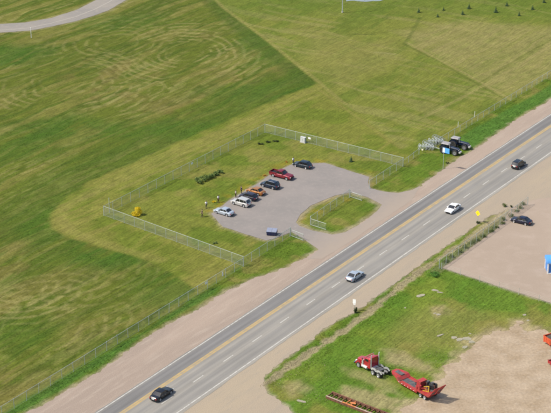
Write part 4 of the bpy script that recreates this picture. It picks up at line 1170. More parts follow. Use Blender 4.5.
# load on the trailer: black engines and yellow hoist
M['yellow'] = mat('machine_yellow', (.55, .36, .03), .5, var=.15, dirt=(.2, .14, .06), damt=.5)
def local(p_): return Vector((org.x, org.y, org.z)) + Matrix.Rotation(tz, 3, 'Z') @ Vector(p_)
def engine(label, p_, rz, s=1.0):
    e = thing('engine_block', label, 'engine', local(p_), tz + rz, 'black engines loaded on the lowboy')
    MB().box((0, 0, .10 * s), (1.1 * s, .7 * s, .2 * s)).build('skid', M['steel_dark'], e)
    MB().box((0, 0, .5 * s), (.95 * s, .5 * s, .62 * s)).build('block', M['black'], e)
    for sd_ in (1, -1):
        MB().box((0, sd_ * .22 * s, .86 * s), (.85 * s, .18 * s, .2 * s), Matrix.Rotation(sd_ * .4, 3, 'X')).build('valve_cover', M['black'], e)
    MB().tube([(.1 * s, 0, .9 * s), (.1 * s, 0, 1.12 * s)], .2 * s, 12).build('air_filter', M['steel_dark'], e, 40)
    MB().lathe_y([(.01, 0), (.25 * s, 0), (.28 * s, .03), (.25 * s, .06), (.01, .06)], n=14).build('fan', M['black'], e, None, None, (.52 * s, 0, .5 * s), R(90))
    MB().tube([(-.4 * s, .3 * s, .6 * s), (-.4 * s, .36 * s, .95 * s), (-.2 * s, .36 * s, 1.05 * s)], .05 * s, 8).build('exhaust_pipe', M['rust'], e, 40)
engine('black engine block on trailer nearest the raised ramps', (.95, -.62, 1.13), .3, 1.4)
engine('smaller black engine block on the front of trailer axle deck', (2.2, -.70, 1.13), -.5, 1.15)
ld = thing('hoist', 'small yellow hoist frame standing among engines on red trailer', 'hoist', local((1.6, .25, 1.13)), tz + .4)
for s in (1, -1): MB().bar((-.6, s * .3, .05), (.6, s * .3, .05), .1).build('foot_beam', M['yellow'], ld)
MB().bar((-.4, 0, .05), (-.4, 0, 1.0), .12).build('mast', M['yellow'], ld)
MB().bar((-.45, 0, .98), (.55, 0, .62), .1).build('boom', M['yellow'], ld)
MB().bar((-.4, -.3, .1), (-.4, .3, .1), .1).build('cross_beam', M['yellow'], ld)
MB().bar((-.36, 0, .45), (.1, 0, .78), .07).build('ram', M['chrome'], ld)
bx = thing('tool_chest', 'red steel chest standing on forward end of trailer deck', 'chest', local((3.45, -.1, .79)), tz)
MB().box((0, -.2, .7), (.95, 1.5, 1.4)).build('housing', RD, bx)
MB().box((0, -.2, 1.43), (1.0, 1.56, .06)).build('lid', RD, bx)
MB().box((.49, 0, .7), (.03, .3, .06)).build('handle', M['chrome'], bx)

for (dx, dy, lb) in ((3.15, 1.0, 'red steel drum standing on trailer near edge beside the chest'), (2.55, 1.0, 'second red steel drum on trailer, next to the hoist')):
    dr = thing('steel_drum', lb, 'drum', local((dx, dy, 1.13 if dx < 2.9 else .79)), tz, 'red drums on the lowboy')
    MB().tube([(0, 0, 0), (0, 0, .88)], .29, 14).build('barrel', RD, dr, 40)
    for z_ in (.3, .6): MB().tube([(0, 0, z_ - .02), (0, 0, z_ + .02)], .305, 14).build('hoop', RD, dr, 40)
    MB().tube([(.12, 0, .88), (.12, 0, .91)], .05, 8).build('bung', M['black'], dr)
ty_ = thing('loose_tyre', 'loose black tyre lying on trailer deck before the chest', 'tyre', local((4.6, -.5, .78)), tz)
MB().lathe_y([(.28, -.11), (.40, -.13), (.48, -.10), (.5, 0), (.48, .10), (.40, .13), (.28, .11), (.28, -.11)], n=18).build('tread', M['tyre'], ty_, 40).rotation_euler = (R(90), 0, 0)
ty_.children[0].location = (0, 0, .13)
# ------------------------------------------------------------------ rusty ladder frame
fa, fb = G(326, 398.5), G(384, 421)
fd_ = (fb - fa); faz = math.atan2(fd_.y, fd_.x); FL = fd_.length
fr = thing('rusty_steel_frame', 'long rusty steel ladder frame lying in the grass below truck', 'steel frame', (fa.x, fa.y, .0), faz)
FWD = 1.75
MB().box((FL / 2, 0, .28), (FL, .14, .5)).build('side_beam', M['rust'], fr)
MB().box((FL / 2, FWD, .28), (FL, .14, .5)).build('side_beam', M['rust'], fr)
for s_, x0, x1 in ((-.0, .0, 3.4), (0, 6.2, FL)):
    MB().box(((x0 + x1) / 2, -.0, .545), (x1 - x0, .30, .03)).build('top_flange', mat('pale_rusted_flange', (.36, .27, .2), .8, var=.3, dirt=(.2, .1, .06), damt=.6) if 'pale_rusted_flange' not in bpy.data.materials else bpy.data.materials['pale_rusted_flange'], fr)
MB().box((4.8, 0, .55), (2.76, .32, .03)).build('top_flange', M['rust_orange'], fr)
MB().box((FL / 2, FWD, .545), (FL, .26, .03)).build('top_flange', M['rust'], fr)
for k_ in range(13):
    x = .1 + (FL - .2) * k_ / 12
    MB().box((x, FWD / 2, .34), (.14, FWD - .15, .22)).build('rung', M['rust_orange'] if k_ in (4, 5) else M['rust'], fr)
MB().box((FL * .42, FWD * .5, .49), (1.0, .5, .06), Matrix.Rotation(.3, 3, 'Z')).build('loose_plate', M['rust_orange'], fr)

# ------------------------------------------------------------------ kiosk and machines at the right edge
M['kiosk_blue'] = mat('kiosk_blue_paint', (.055, .19, .50), .5, var=.08, dirt=(.1, .16, .3), damt=.4)
p = G(547.0, 274.0)
ks = thing('kiosk', 'small bright blue kiosk with white trim on gravel at right edge', 'kiosk', (p.x, p.y, .02), R(2))
KW, KD, KH = 3.6, 2.6, 2.35
MB().box((KW / 2 + .12, KD / 2, KH / 2), (KW - .1, KD - .1, KH)).build('wall', M['kiosk_blue'], ks)
for x in (.12, KW + .12):
    for y in (0, KD): MB().box((x, y, KH / 2), (.24, .16, KH)).build('corner_trim', M['white'], ks)
MB().box((KW / 2 + .12, -.02, KH - .07), (KW - .26, .12, .2)).build('fascia', M['white'], ks)
MB().box((KW / 2 + .12, -.02, .1), (KW - .26, .12, .16)).build('base_trim', M['white'], ks)
MB().box((.10, KD / 2, KH - .07), (.12, KD - .18, .2)).build('fascia', M['white'], ks)
rf = MB(); nn = 9
for i in range(nn):
    t = math.pi * i / (nn - 1)
    y = KD / 2 - math.cos(t) * (KD / 2 + .18); z = KH + .02 + math.sin(t) * 1.0
    rf.v += [(-.12, y, z), (KW + .36, y, z), (-.12, y, z - .06), (KW + .36, y, z - .06)]
for i in range(nn - 1):
    a_ = i * 4
    rf.f += [(a_, a_ + 1, a_ + 5, a_ + 4), (a_ + 2, a_ + 6, a_ + 7, a_ + 3), (a_, a_ + 4, a_ + 6, a_ + 2), (a_ + 1, a_ + 3, a_ + 7, a_ + 5)]
rf.f += [tuple(i * 4 + 2 for i in range(nn)), tuple(i * 4 + 3 for i in range(nn))[::-1]]
M['kiosk_roof'] = mat('kiosk_roof_blue', (.09, .30, .66), .45, var=.08)
rf.build('roof', M['kiosk_roof'], ks, 40)
MB().box((1.9, -.035, 1.0), (.9, .05, 1.9)).build('door', M['white'], ks)
MB().box((3.0, -.035, 1.3), (.8, .05, .8)).build('window', M['glass'], ks)
M['orange_red'] = mat('orange_red_paint', (.52, .085, .03), .5, spec=.4, var=.12, dirt=(.2, .1, .06), damt=.4)
def dump_trailer(label, pos, az, m, L=4.2, W_=2.1, load=None, hgt=.85, rad=.38):
    r = thing('utility_trailer', label, 'trailer', (pos[0], pos[1], .02), R(az))
    z0 = rad * 1.55
    MB().box((L / 2, 0, z0), (L, W_, .12)).build('floor', m, r)
    for s in (1, -1):
        MB().box((L / 2, s * (W_ / 2 - .04), z0 + .06 + hgt / 2), (L, .08, hgt)).build('side_panel', m, r)
        MB().box((L / 2, s * (W_ / 2 + .02), z0 + .02 + hgt), (L + .04, .14, .08)).build('top_rail', m, r)
        for x in (L * .38, L * .62): wheel(r, x, s * (W_ / 2 + .15), rad, .24)
        MB().box((-.02, s * (W_ / 2 - .25), z0 - .12), (.06, .25, .12)).build('taillight', M['taillight'], r)
    MB().box((.04, 0, z0 + .06 + hgt / 2), (.08, W_ - .16, hgt)).build('tailgate', m, r)
    MB().box((L - .04, 0, z0 + .06 + hgt / 2), (.08, W_ - .16, hgt)).build('front_panel', m, r)
    for q in range(4): MB().box((-.02, -W_ / 2 + .3 + q * (W_ - .6) / 3, z0 + .06 + hgt / 2), (.05, .08, hgt)).build('rib', m, r)
    MB().bar((L, 0, z0 - .05), (L + 1.3, 0, z0 - .1), .12).build('drawbar', M['steel_dark'], r)
    if load:
        h_ = MB(); n_ = 8
        for i in range(n_ + 1):
            for j_ in range(n_ + 1):
                u_, v_ = i / n_, j_ / n_
                h_.v.append((.1 + (L - .2) * u_, (W_ - .22) * (v_ - .5), z0 + hgt * .7 + .8 * math.sin(math.pi * u_) ** .7 * math.sin(math.pi * v_) ** .7 + random.uniform(-.06, .06)))
        for i in range(n_):
            for j_ in range(n_):
                a_ = i * (n_ + 1) + j_
                h_.f.append((a_, a_ + n_ + 1, a_ + n_ + 2, a_ + 1))
        h_.build('load', load, r)
    return r
p = G(546.5, 349)
dump_trailer('orange-red dump trailer with dark load at the right edge', (p.x + .2, p.y + 1.2), 30, M['orange_red'], load=mat('dark_scrap_load', (.06, .045, .035), .9, var=.4, bump=.6), hgt=1.0)
p = G(546.5, 369)
dump_trailer('low red utility trailer with grey wheels below the orange one', (p.x + .7, p.y + .9), 20, M['trailer_red'], L=3.2, W_=1.6, hgt=.3, rad=.33)

# ------------------------------------------------------------------ debris slabs
def slab(label, px, py, w_, d_, az, h_=.07):
    p = GZ(px, py)
    mb = MB(); n_ = 6
    rs = [random.uniform(.5, 1.2) for _ in range(n_)]
    tilt = random.uniform(-.06, .06)
    for zz_, k_ in ((-.1, 1.0), (h_, .94)):
        for i in range(n_):
            t = 2 * math.pi * i / n_
            x = math.cos(t) * w_ / 2 * rs[i] * k_; y = math.sin(t) * d_ / 2 * rs[i] * k_
            mb.v.append((x, y, zz_ + x * tilt))
    for i in range(n_):
        j_ = (i + 1) % n_
        mb.f.append((i, j_, n_ + j_, n_ + i))
    mb.f.append(tuple(range(n_))[::-1]); mb.f.append(tuple(n_ + i for i in range(n_)))
    o = mb.build('concrete_slab', M['slab'], None, None, None, p, R(az))
    tag(o, label, 'rubble', 'pale broken slabs in the grass')
slab('long pale slab in lush grass below the weedy fence', 420.5, 295.5, 2.4, 1.0, 30)
slab('grey slab in grass near the yard fence corner, upper of two', 436, 290.5, 1.8, .9, -10)
slab('thin grey slab lying just under the upper grey slab', 440, 292.5, 1.4, .6, -20)
slab('pale slab on the small bare patch in grass', 438, 315, 1.1, .9, 10)
slab('small pale slab at left of bare patch', 434.5, 313.5, .8, .6, 40)
slab('tiny white slab alone at left in lush grass', 405, 308, .5, .5, 0)
slab('large pale slab at left of the rubble row by dirt', 455, 337.5, 1.7, 1.2, 20)
slab('pale slab second in the rubble row by dirt', 460, 339.5, 1.5, 1.6, -15)
slab('largest pale slab mid rubble row by dirt', 466, 339, 2.2, 1.6, 5)
slab('pale slab at right end of rubble row by dirt', 472, 342, 1.7, 1.3, 30)
slab('pale slab below the rubble row, half in dirt', 465, 347, 1.3, 1.5, -30)
slab('small white slab above the rubble row', 470, 334, .9, .5, 5)
slab('thin pale slab left of rubble row in grass', 440, 335.5, 1.9, .5, 35)
slab('flat pale slab in grass left of rusty frame', 301, 401.5, 2.6, .7, -25)
slab('small white slab on dirt near the green patch', 528, 320.5, .7, .8, 0)
slab('pale slab at the upper green tongue edge', 525, 315, .8, 1.0, 60)

# ------------------------------------------------------------------ vegetation
def leaf_mat(name, col, var=.35):
    return mat(name, col, rough=.8, spec=.2, var=var, vscale=3.5)
M['spruce'] = leaf_mat('spruce_needles', (.045, .08, .03))
M['shrub'] = leaf_mat('shrub_leaves', (.11, .16, .04))
M['bark'] = mat('bark', (.09, .065, .045), .9, var=.3, vscale=8)
M['yellow_leaf'] = leaf_mat('yellow_leaves', (.62, .45, .012), .3)
M['weed'] = leaf_mat('weed_leaves', (.085, .11, .03))
M['orange_leaf'] = leaf_mat('orange_leaves', (.34, .15, .02))
M['dark_weed'] = leaf_mat('dark_weed_leaves', (.035, .05, .015))
def leaves(centers, n, size, seed=0, flat=.6):
    rg = np.random.default_rng(seed)
    mb = MB()
    for i in range(n):
        c, r = centers[rg.integers(len(centers))]
        d = rg.normal(size=3); d /= np.linalg.norm(d); k_ = rg.random() ** .45
        p = Vector(c) + Vector((d[0] * r[0], d[1] * r[1], d[2] * r[2])) * k_
        if p.z < .02: p.z = .02 + rg.random() * .08
        a = Vector(rg.normal(size=3)).normalized(); b = a.orthogonal().normalized()
        s = size * rg.uniform(.6, 1.3)
        mb.add([p - a * s, p + b * s * .55, p + a * s, p - b * s * .55], [(0, 1, 2, 3)])
    return mb
def shrub(name, label, px, py, rx, ry, hz, m, n=420, size=.09, seed=0, group=None, lobes=5, cat='shrub', dz=0):
    p = GZ(px, py)
    r = thing(name, label, cat, p, random.uniform(0, 0), group)
    rg = random.Random(seed)
    cs = [((0, 0, hz * .5), (rx * .6, ry * .6, hz * .5))]
    for i in range(lobes):
        t = rg.uniform(0, 6.28)
        cs.append(((math.cos(t) * rx * .55, math.sin(t) * ry * .55, hz * rg.uniform(.3, .7)), (rx * rg.uniform(.3, .5), ry * rg.uniform(.3, .5), hz * rg.uniform(.28, .42))))
    leaves(cs, n, size, seed).build('crown', m, r)
    st = MB()
    for i in range(4):
        t = rg.uniform(0, 6.28)
        st.tube([(0, 0, -.1), (math.cos(t) * rx * .25, math.sin(t) * ry * .25, hz * .35), (math.cos(t) * rx * .45, math.sin(t) * ry * .45, hz * .7)], [.04, .025, .01], 5)
    st.build('stem', M['bark'], r)
    return r
GS = 'dark shrubs in a row on the lot lawn'
for i, (px, py, rx, ry, hz, lb) in enumerate(((198.5, 183, 1.1, 1.3, 1.25, 'leftmost and broadest dark green shrub of the lawn row'), (204, 180.3, 1.0, 1.3, 1.2, 'second dark green shrub from left in lawn row'), (209.5, 178, 1.0, 1.2, 1.1, 'middle dark green shrub of the lawn row'), (215, 175.5, .9, 1.0, .95, 'fourth dark green shrub from left in lawn row'), (220.5, 173, .8, .8, .75, 'rightmost and smallest dark green shrub of lawn row'))):
    shrub('shrub', lb, px, py, rx, ry, hz, M['shrub'], 520, .12, i, GS)
for i, (px, py, rx, ry, hz, lb) in enumerate(((261, 144.3, .9, .5, .35, 'low dark brush, left end of the thin strip near far fence'), (267, 142.3, 1.0, .5, .4, 'low dark brush, middle of the thin strip near far fence'), (275, 141.5, 1.1, .5, .35, 'low dark brush, right end of the thin strip near far fence'))):
    shrub('low_brush', lb, px, py, rx, ry, hz, M['dark_weed'], 260, .10, 20 + i, 'strip of low dark brush by the far fence')
yb_ = thing('yellow_bush', 'bright yellow bush inside the left fence corner', 'bush', GZ(137, 215.5))
leaves([((-.45, -.2, .6), (.75, .7, .55)), ((.1, .5, 1.25), (.8, .7, .6)), ((.65, .3, .7), (.6, .6, .55)), ((.3, .1, 1.6), (.55, .5, .4)), ((-.1, -.4, .35), (.9, .6, .35))], 900, .11, 5).build('crown', M['yellow_leaf'], yb_)
st = MB()
for t in range(5): st.tube([(0, 0, -.1), (math.cos(t * 1.3) * .4, math.sin(t * 1.3) * .4, .6), (math.cos(t * 1.3) * .6, math.sin(t * 1.3) * .6, 1.3)], [.05, .03, .012], 5)
st.build('stem', M['bark'], yb_)
shrub('weed_clump', 'small green weed clump on lawn below the sedan', 214.5, 243.5, .7, .6, .55, M['shrub'], 200, .09, 31, None, 3)
shrub('weed_clump', 'dark weed clump at foot of the white road sign', 355.0, 312.5, .5, .5, 1.2, M['dark_weed'], 320, .10, 32, None, 3)
shrub('weed_clump', 'dark weed clump at foot of the yellow diamond sign', 478.5, 223.5, .55, .45, .6, M['dark_weed'], 200, .09, 33, None, 3)
shrub('weed_clump', 'yellow flowering weeds by the standing person on lawn edge', 214.5, 202.5, .6, .5, .4, M['yellow_leaf'], 160, .07, 34, None, 3)
shrub('weed_clump', 'orange-brown weeds behind the red pickup tailgate', 265, 176, .6, .4, .35, M['orange_leaf'], 150, .07, 35, None, 3)
shrub('weed_clump', 'small red-brown weed tuft left of the person in white', 286.5, 162.5, .35, .3, .4, M['orange_leaf'], 110, .07, 36, None, 3)
shrub('weed_clump', 'olive weed clump in gravel above the weedy fence', 505.5, 206.5, .8, .6, .9, M['weed'], 260, .09, 37, None, 4)
shrub('weed_clump', 'dark little weed clump right of the olive one', 511.5, 207.5, .4, .35, .6, M['dark_weed'], 130, .08, 38, None, 3)
shrub('weed_clump', 'bright green weed clump at the gravel yard corner', 436, 276, 1.3, 1.1, .8, leaf_mat('bright_weed_leaves', (.06, .15, .02)), 420, .10, 39, None, 5)
shrub('weed_clump', 'dark weed patch at the foot of the blue sign', 447.5, 163.5, .5, .5, .4, M['dark_weed'], 150, .08, 40, None, 3)
for i, u_ in enumerate(np.linspace(262, 297, 15)):
    p_ = UN(u_ + random.uniform(-.6, .6), 138.6 + random.uniform(-.5, .6)); hz_ = random.uniform(.5, 1.1)
    od = ('first', 'second', 'third', 'fourth', 'fifth', 'sixth', 'seventh', 'eighth', 'ninth', 'tenth', 'eleventh', 'twelfth', 'thirteenth', 'fourteenth', 'fifteenth')[i]
    r_ = thing('fence_weed', f'olive weed clump along the gravel yard fence, {od} from its lower end', 'weeds', (p_.x, p_.y, ground_z(p_.x, p_.y)), 0, 'weeds along the gravel yard fence')
    leaves([((0, 0, hz_ * .5), (random.uniform(.6, 1.1), random.uniform(.6, 1.0), hz_ * .5)), ((.4, .2, hz_ * .4), (.5, .5, hz_ * .4))], 170, .10, 60 + i).build('foliage', M['weed'], r_)
# young spruces
def spruce(px, py, h_, label, seed, group='young spruces in the far field'):
    p = GZ(px, py)
    r = thing('spruce_sapling', label, 'tree', p, 0, group)
    rg = random.Random(seed)
    MB().tube([(0, 0, -.1), (0, 0, h_)], [.045, .008], 6).build('trunk', M['bark'], r)
    mb = MB()
    tiers = 11
    for k_ in range(tiers):
        z = h_ * (.06 + .9 * k_ / tiers); rad = h_ * .36 * (1 - k_ / tiers) ** .85 + .03
        nb = max(5, int(15 * (1 - k_ / tiers)) + 4)
        for b in range(nb):
            t = 2 * math.pi * b / nb + rg.uniform(-.3, .3); rl = rad * rg.uniform(.72, 1.15)
            d = Vector((math.cos(t), math.sin(t), 0)); s = Vector((-d.y, d.x, 0))
            for q in range(3):
                f0, f1 = q / 3, (q + 1.25) / 3
                a = d * rl * f0 + Vector((0, 0, z + .10 * h_ * (1 - f0) * .5 - rl * .28 * f0)); b2 = d * rl * f1 + Vector((0, 0, z + .10 * h_ * (1 - f1) * .5 - rl * .28 * f1))
                w_ = rl * .20 * (1.1 - q * .25)
                mb.add([a, (a + b2) / 2 + s * w_ + Vector((0, 0, rg.uniform(-.02, .03))), b2, (a + b2) / 2 - s * w_], [(0, 1, 2, 3)])
    mb.build('crown', M['spruce'], r)
for i, (x_, y_, h_, lb) in enumerate(((30, 49, 1.7, 'dark young spruce furthest left of the far row'), (105, 67, 1.4, 'small dark spruce second from left, standing low'), (128, 40, 1.3, 'small dark spruce third from left, standing high'), (203, 57, 1.8, 'dark spruce below the tall one, fourth from left'), (228, 34, 2.0, 'tall dark spruce fifth from left in far field'),
                                      (333, 48, 2.1, 'largest dark young spruce in far field'), (377, 23, 1.6, 'dark young spruce above right of the largest one'), (425, 61, 1.6, 'dark young spruce standing lowest on the right'), (478, 37, 1.7, 'dark young spruce third from right edge'), (523, 10, 1.8, 'dark young spruce nearest the top right corner'))):
    spruce(411 + x_ / 3.936, y_ / 3.936, h_, lb, i)
spruce(351, 161.5, 1.6, 'lone little spruce on lot lawn near the right fence', 30, None)

# ------------------------------------------------------------------ people
def skin_mesh(name, verts, edges, radii, m, parent, root_i=0, sub=1):
    me_ = bpy.data.meshes.new(name)
    me_.from_pydata([tuple(v) for v in verts], edges, []); me_.update()
    o = link(name, me_, parent)
    md = o.modifiers.new('skin', 'SKIN'); md.use_smooth_shade = True
    for i, v in enumerate(me_.skin_vertices[0].data):
        r_ = radii[i]; v.radius = r_ if isinstance(r_, tuple) else (r_, r_); v.use_root = (i == root_i)
    sb = o.modifiers.new('sub', 'SUBSURF'); sb.levels = sub; sb.render_levels = sub
    me_.materials.append(m)
    return o
def cloth(name, col): return mat(name, col, .85, spec=.2, var=.12, vscale=6)
def person(label, px, py, az, shirt, trousers, step=.12, arm=(.25, .1), hair=True, hgt=1.74, group=None, dz=.0, pt=None):
    p = pt or GZ(px, py)
    p = Vector(p); p.z += dz
    r = thing('person', label, 'person', p, R(az), group)
    s = hgt / 1.74
    r.scale = (s, s, s)
    V = {'pel': (0, 0, .95), 'spi': (.01, 0, 1.12), 'che': (.02, 0, 1.32), 'nek': (.02, 0, 1.48), 'hd0': (.03, 0, 1.57), 'hd1': (.03, 0, 1.70),
         'shl': (.02, .18, 1.40), 'shr': (.02, -.18, 1.40), 'ell': (-.02, .25, 1.12), 'elr': (arm[0] * .3, -.25, 1.13), 'wrl': (.06, .27, .88), 'wrr': (arm[0], -.22, .95), 'hal': (.09, .27, .80), 'har': (arm[0] + .05, -.2, .88),
         'hpl': (0, .09, .90), 'hpr': (0, -.09, .90), 'knl': (step * .55 + .02, .10, .50), 'knr': (-step * .4 + .03, -.10, .50), 'anl': (step, .10, .09), 'anr': (-step, -.10, .09), 'tol': (step + .17, .11, .035), 'tor': (-step + .17, -.11, .035)}
    Rr = {'pel': (.15, .11), 'spi': (.13, .10), 'che': (.16, .11), 'nek': .055, 'hd0': .085, 'hd1': .085, 'shl': .07, 'shr': .07, 'ell': .045, 'elr': .045, 'wrl': .032, 'wrr': .032, 'hal': .035, 'har': .035, 'hpl': .095, 'hpr': .095, 'knl': .06, 'knr': .06, 'anl': .042, 'anr': .042, 'tol': .035, 'tor': .035}
    E_ = [('pel', 'spi'), ('spi', 'che'), ('che', 'nek'), ('nek', 'hd0'), ('hd0', 'hd1'), ('che', 'shl'), ('che', 'shr'), ('shl', 'ell'), ('shr', 'elr'), ('ell', 'wrl'), ('elr', 'wrr'), ('wrl', 'hal'), ('wrr', 'har'), ('pel', 'hpl'), ('pel', 'hpr'), ('hpl', 'knl'), ('hpr', 'knr'), ('knl', 'anl'), ('knr', 'anr'), ('anl', 'tol'), ('anr', 'tor')]
    for hnd, sg in (('hal', 1), ('har', -1)):
        b = Vector(V[hnd])
        for f in range(5):
            k1 = f'{hnd}f{f}'; off = (f - 2) * .018 if f else -.05
            V[k1] = tuple(b + Vector((off + .02, sg * .005, -.07 + abs(f - 2) * .008 if f else -.03))); Rr[k1] = .009; E_.append((hnd, k1))
    def sub(keys, grow, nm, m):
        ks_ = [k_ for k_ in V if k_ in keys]; ix = {k_: i for i, k_ in enumerate(ks_)}
        rad = []
        for k_ in ks_:
            q = Rr[k_]; rad.append(tuple(a + grow for a in q) if isinstance(q, tuple) else q + grow)
        return skin_mesh(nm, [V[k_] for k_ in ks_], [(ix[a], ix[b]) for a, b in E_ if a in ix and b in ix], rad, m, r)
    sub(set(V), 0, 'body', M['skin'])
    sub({'pel', 'spi', 'che', 'shl', 'shr', 'ell', 'elr'}, .022, 'shirt', shirt)
    sub({'pel', 'hpl', 'hpr', 'knl', 'knr', 'anl', 'anr'}, .02, 'trousers', trousers)
    for f in ('tol', 'tor'):
        v = V[f]; MB().box((v[0] - .07, v[1], .04), (.27, .10, .08)).build('shoe', M['black'], r)
    hb_ = MB(); hc = Vector((.015, 0, 1.70))
    for i in range(6):
        for j_ in range(10):
            t = j_ * 2 * math.pi / 10; ph = i * math.pi / 2 / 5 * 1.15
            hb_.v.append(tuple(hc + Vector((math.cos(t) * math.sin(ph) * .115 - .012, math.sin(t) * math.sin(ph) * .10, math.cos(ph) * .115))))
    for i in range(5):
        for j_ in range(10):
            hb_.f.append((i * 10 + j_, (i + 1) * 10 + j_, (i + 1) * 10 + (j_ + 1) % 10, i * 10 + (j_ + 1) % 10))
    hb_.build('hair', M['hair'], r, 60)
    fc = MB(); fc.add([(.125, -.015, 1.60), (.125, .015, 1.60), (.145, 0, 1.605), (.12, 0, 1.65)], [(0, 1, 2), (0, 2, 3), (2, 1, 3)])
    fc.build('nose', M['skin'], r)
    for sg in (1, -1): MB().box((.115, sg * .032, 1.655), (.015, .025, .012)).build('eye', M['black'], r)
    MB().box((.118, 0, 1.565), (.012, .045, .01)).build('mouth', mat('lips', (.35, .12, .1), .6, var=.05) if 'lips' not in bpy.data.materials else bpy.data.materials['lips'], r)
    for sg in (1, -1): MB().box((.02, sg * .092, 1.635), (.04, .02, .06)).build('ear', M['skin'], r)
    return r
W_SH = cloth('white_shirt_cloth', (.78, .78, .74)); D_CL = cloth('dark_cloth', (.02, .02, .025)); G_TR = cloth('green_trousers_cloth', (.05, .09, .06)); B_TR = cloth('brown_trousers_cloth', (.05, .035, .02)); N_CL = cloth('navy_cloth', (.02, .025, .05)); C_SH = cloth('cream_shirt_cloth', (.7, .62, .52))
person('person in white shirt and green trousers standing on lawn left of sedan', 206.3, 208, -60, W_SH, G_TR, .06)
person('person in white shirt and dark brown trousers on the lawn edge', 218.3, 202.3, -40, W_SH, B_TR, .08)
person('person in dark clothes walking at the left tip of the lot', 202.3, 216.8, 200, D_CL, D_CL, .2, hgt=1.7)
person('person in white top standing behind the dark wagon', 293.2, 164, -50, W_SH, G_TR, .05)
person('person in cream shirt standing at the nose of silver SUV', 235.7, 197.2, -20, C_SH, B_TR, .06)
person('person in dark navy clothes at the nose of the violet-black hatchback', 241.3, 193.2, 30, N_CL, D_CL, .06)

# ------------------------------------------------------------------ rubble band, grass tufts and ground cover
mb = MB(); rg = np.random.default_rng(3)
def stone(x, y, s):
    n_ = 5; z = ground_z(x, y)
    o = len(mb.v)
    for zz_, k_ in ((-.03, 1.0), (s * rg.uniform(.3, .6), .6)):
        a0 = rg.random() * 6
        for i in range(n_):
            t = 2 * math.pi * i / n_ + a0; rr = s * rg.uniform(.7, 1.2) * k_
            mb.v.append((x + math.cos(t) * rr, y + math.sin(t) * rr, z + zz_))
    for i in range(n_):
        j_ = (i + 1) % n_; mb.f.append((o + i, o + j_, o + n_ + j_, o + n_ + i))
    mb.f.append(tuple(o + n_ + i for i in range(n_)))
for i in range(1300):
    u_ = rg.uniform(196, 300); n_ = 140.6 + .4 * math.sin(u_ * .13) + rg.normal() * .38
    p_ = UN(u_, n_); stone(p_.x, p_.y, rg.uniform(.04, .15))
for i in range(900):
    p_ = G(rg.uniform(425, 551), rg.uniform(325, 413)); 
    stone(p_.x, p_.y, rg.uniform(.03, .11))
for i in range(500):
    p_ = G(rg.uniform(262, 330), rg.uniform(345, 405)); stone(p_.x, p_.y, rg.uniform(.03, .1))
M['rubble'] = mat('dusty_stones', lin(176, 160, 124, K), .95, var=.3, vscale=1.5)
rb = mb.build('rubble', M['rubble'], None, None, 'stuff')
tag(rb, 'pale stones and rubble strewn along the ditch and the bare dirt', 'rubble')

N_T = 230000
tx = rng.uniform(-86, 90, N_T); ty = 226 + (490 - 226) * rng.random(N_T) ** 1.25
keep = (np.abs(tx) < ty * .176 + 4)
tx, ty = tx[keep], ty[keep]
# extra tufts in the lush verges and along paving edges
ex, ey = [], []
for (u0, u1, n0, n1, cnt) in ((140, 250, 166.5, 171, 5000), (325, 400, 163.6, 171, 5000), (200, 300, 137.5, 143.2, 9000), (256, 300, 136.6, 139.6, 5000)):
    uu = rng.uniform(u0, u1, cnt); nn = rng.uniform(n0, n1, cnt)
    ex.append(uu * UX - nn * UY); ey.append(uu * UY + nn * UX)
cnt = 14000
bx_ = rng.uniform(8, 62, cnt); by_ = rng.uniform(226, 292, cnt)
ex.append(bx_); ey.append(by_)
tx = np.concatenate([tx] + ex); ty = np.concatenate([ty] + ey)
pv = np.maximum.reduce([sdpoly(tx, ty, NW_SHOULDER), np.minimum(sdpoly(tx, ty, LOT), -sdpoly(tx, ty, ISLAND)), sdpoly(tx, ty, SE_SHOULDER), sdpoly(tx, ty, GRAVEL_LOT), sdpoly(tx, ty, DIRT_LOT) - .3, sdpoly(tx, ty, FAR_ROAD), 6.2 - np.abs(-tx * UY + ty * UX - 153)])
jit = rng.normal(size=len(tx)) * .35
ok = pv < np.where(jit > .3, .35, -.1)
i_ = np.clip(((tx - X0) / ST).astype(int), 0, nx - 1); j_ = np.clip(((ty - Y0) / ST).astype(int), 0, ny - 1)
tcol = CG[i_, j_]
green = tcol[:, 1] / (tcol[:, 0] + 1e-6)
ok &= rng.random(len(tx)) < np.clip((green - .78) * 9, 0.03, 1)
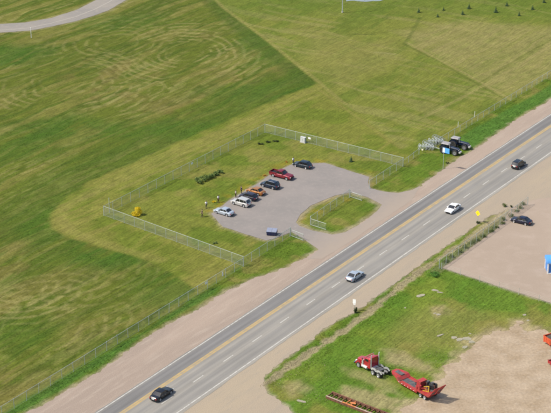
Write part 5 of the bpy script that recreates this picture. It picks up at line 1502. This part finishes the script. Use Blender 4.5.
tx, ty, tcol, green, i_, j_ = tx[ok], ty[ok], tcol[ok], green[ok], i_[ok], j_[ok]
tz_ = ZG[i_, j_]
n = len(tx)
lush = np.clip((green - 1.02) / .8, 0, 1)
hgt = (.045 + .02 * lush) * rng.uniform(.6, 1.6, n)
B = 3
V_ = np.zeros((n, B, 3, 3)); 
for b in range(B):
    t = rng.uniform(0, 2 * np.pi, n); wd = hgt * rng.uniform(.4, .9, n)
    cx = tx + rng.normal(size=n) * .07; cy = ty + rng.normal(size=n) * .07
    V_[:, b, 0] = np.stack([cx - np.cos(t) * wd, cy - np.sin(t) * wd, tz_ - .02], 1)
    V_[:, b, 1] = np.stack([cx + np.cos(t) * wd, cy + np.sin(t) * wd, tz_ - .02], 1)
    V_[:, b, 2] = np.stack([cx + rng.normal(size=n) * hgt * .7, cy + rng.normal(size=n) * hgt * .7, tz_ + hgt], 1)
vv = V_.reshape(-1, 3)
me = bpy.data.meshes.new('grass')
me.vertices.add(len(vv)); me.vertices.foreach_set('co', vv.ravel())
nl = len(vv)
me.loops.add(nl); me.loops.foreach_set('vertex_index', np.arange(nl))
me.polygons.add(nl // 3); me.polygons.foreach_set('loop_start', np.arange(0, nl, 3))
me.update(calc_edges=True)
tint = tcol * (1.10 + .25 * lush[:, None]) * rng.uniform(.85, 1.18, (n, 1)) * np.stack([rng.uniform(.9, 1.12, n), np.ones(n), rng.uniform(.85, 1.15, n)], 1)
ccx = np.ones((n, B * 3, 4)); ccx[:, :, :3] = tint[:, None, :]
ca = me.color_attributes.new('Col', 'FLOAT_COLOR', 'POINT')
ca.data.foreach_set('color', ccx.reshape(-1).astype(np.float32))
gm = attr_mat('grass_blades', .08, bump=0)
up_ = gm.node_tree.nodes.new('ShaderNodeCombineXYZ'); up_.inputs[2].default_value = 1.0
gm.node_tree.links.new(up_.outputs[0], gm.node_tree.nodes['Principled BSDF'].inputs['Normal'])
me.materials.append(gm)
go = link('grass', me, None, 'stuff')
tag(go, 'short mown and longer verge grass tufts covering the fields', 'grass')
print('tufts', n, 'ground', len(allv))
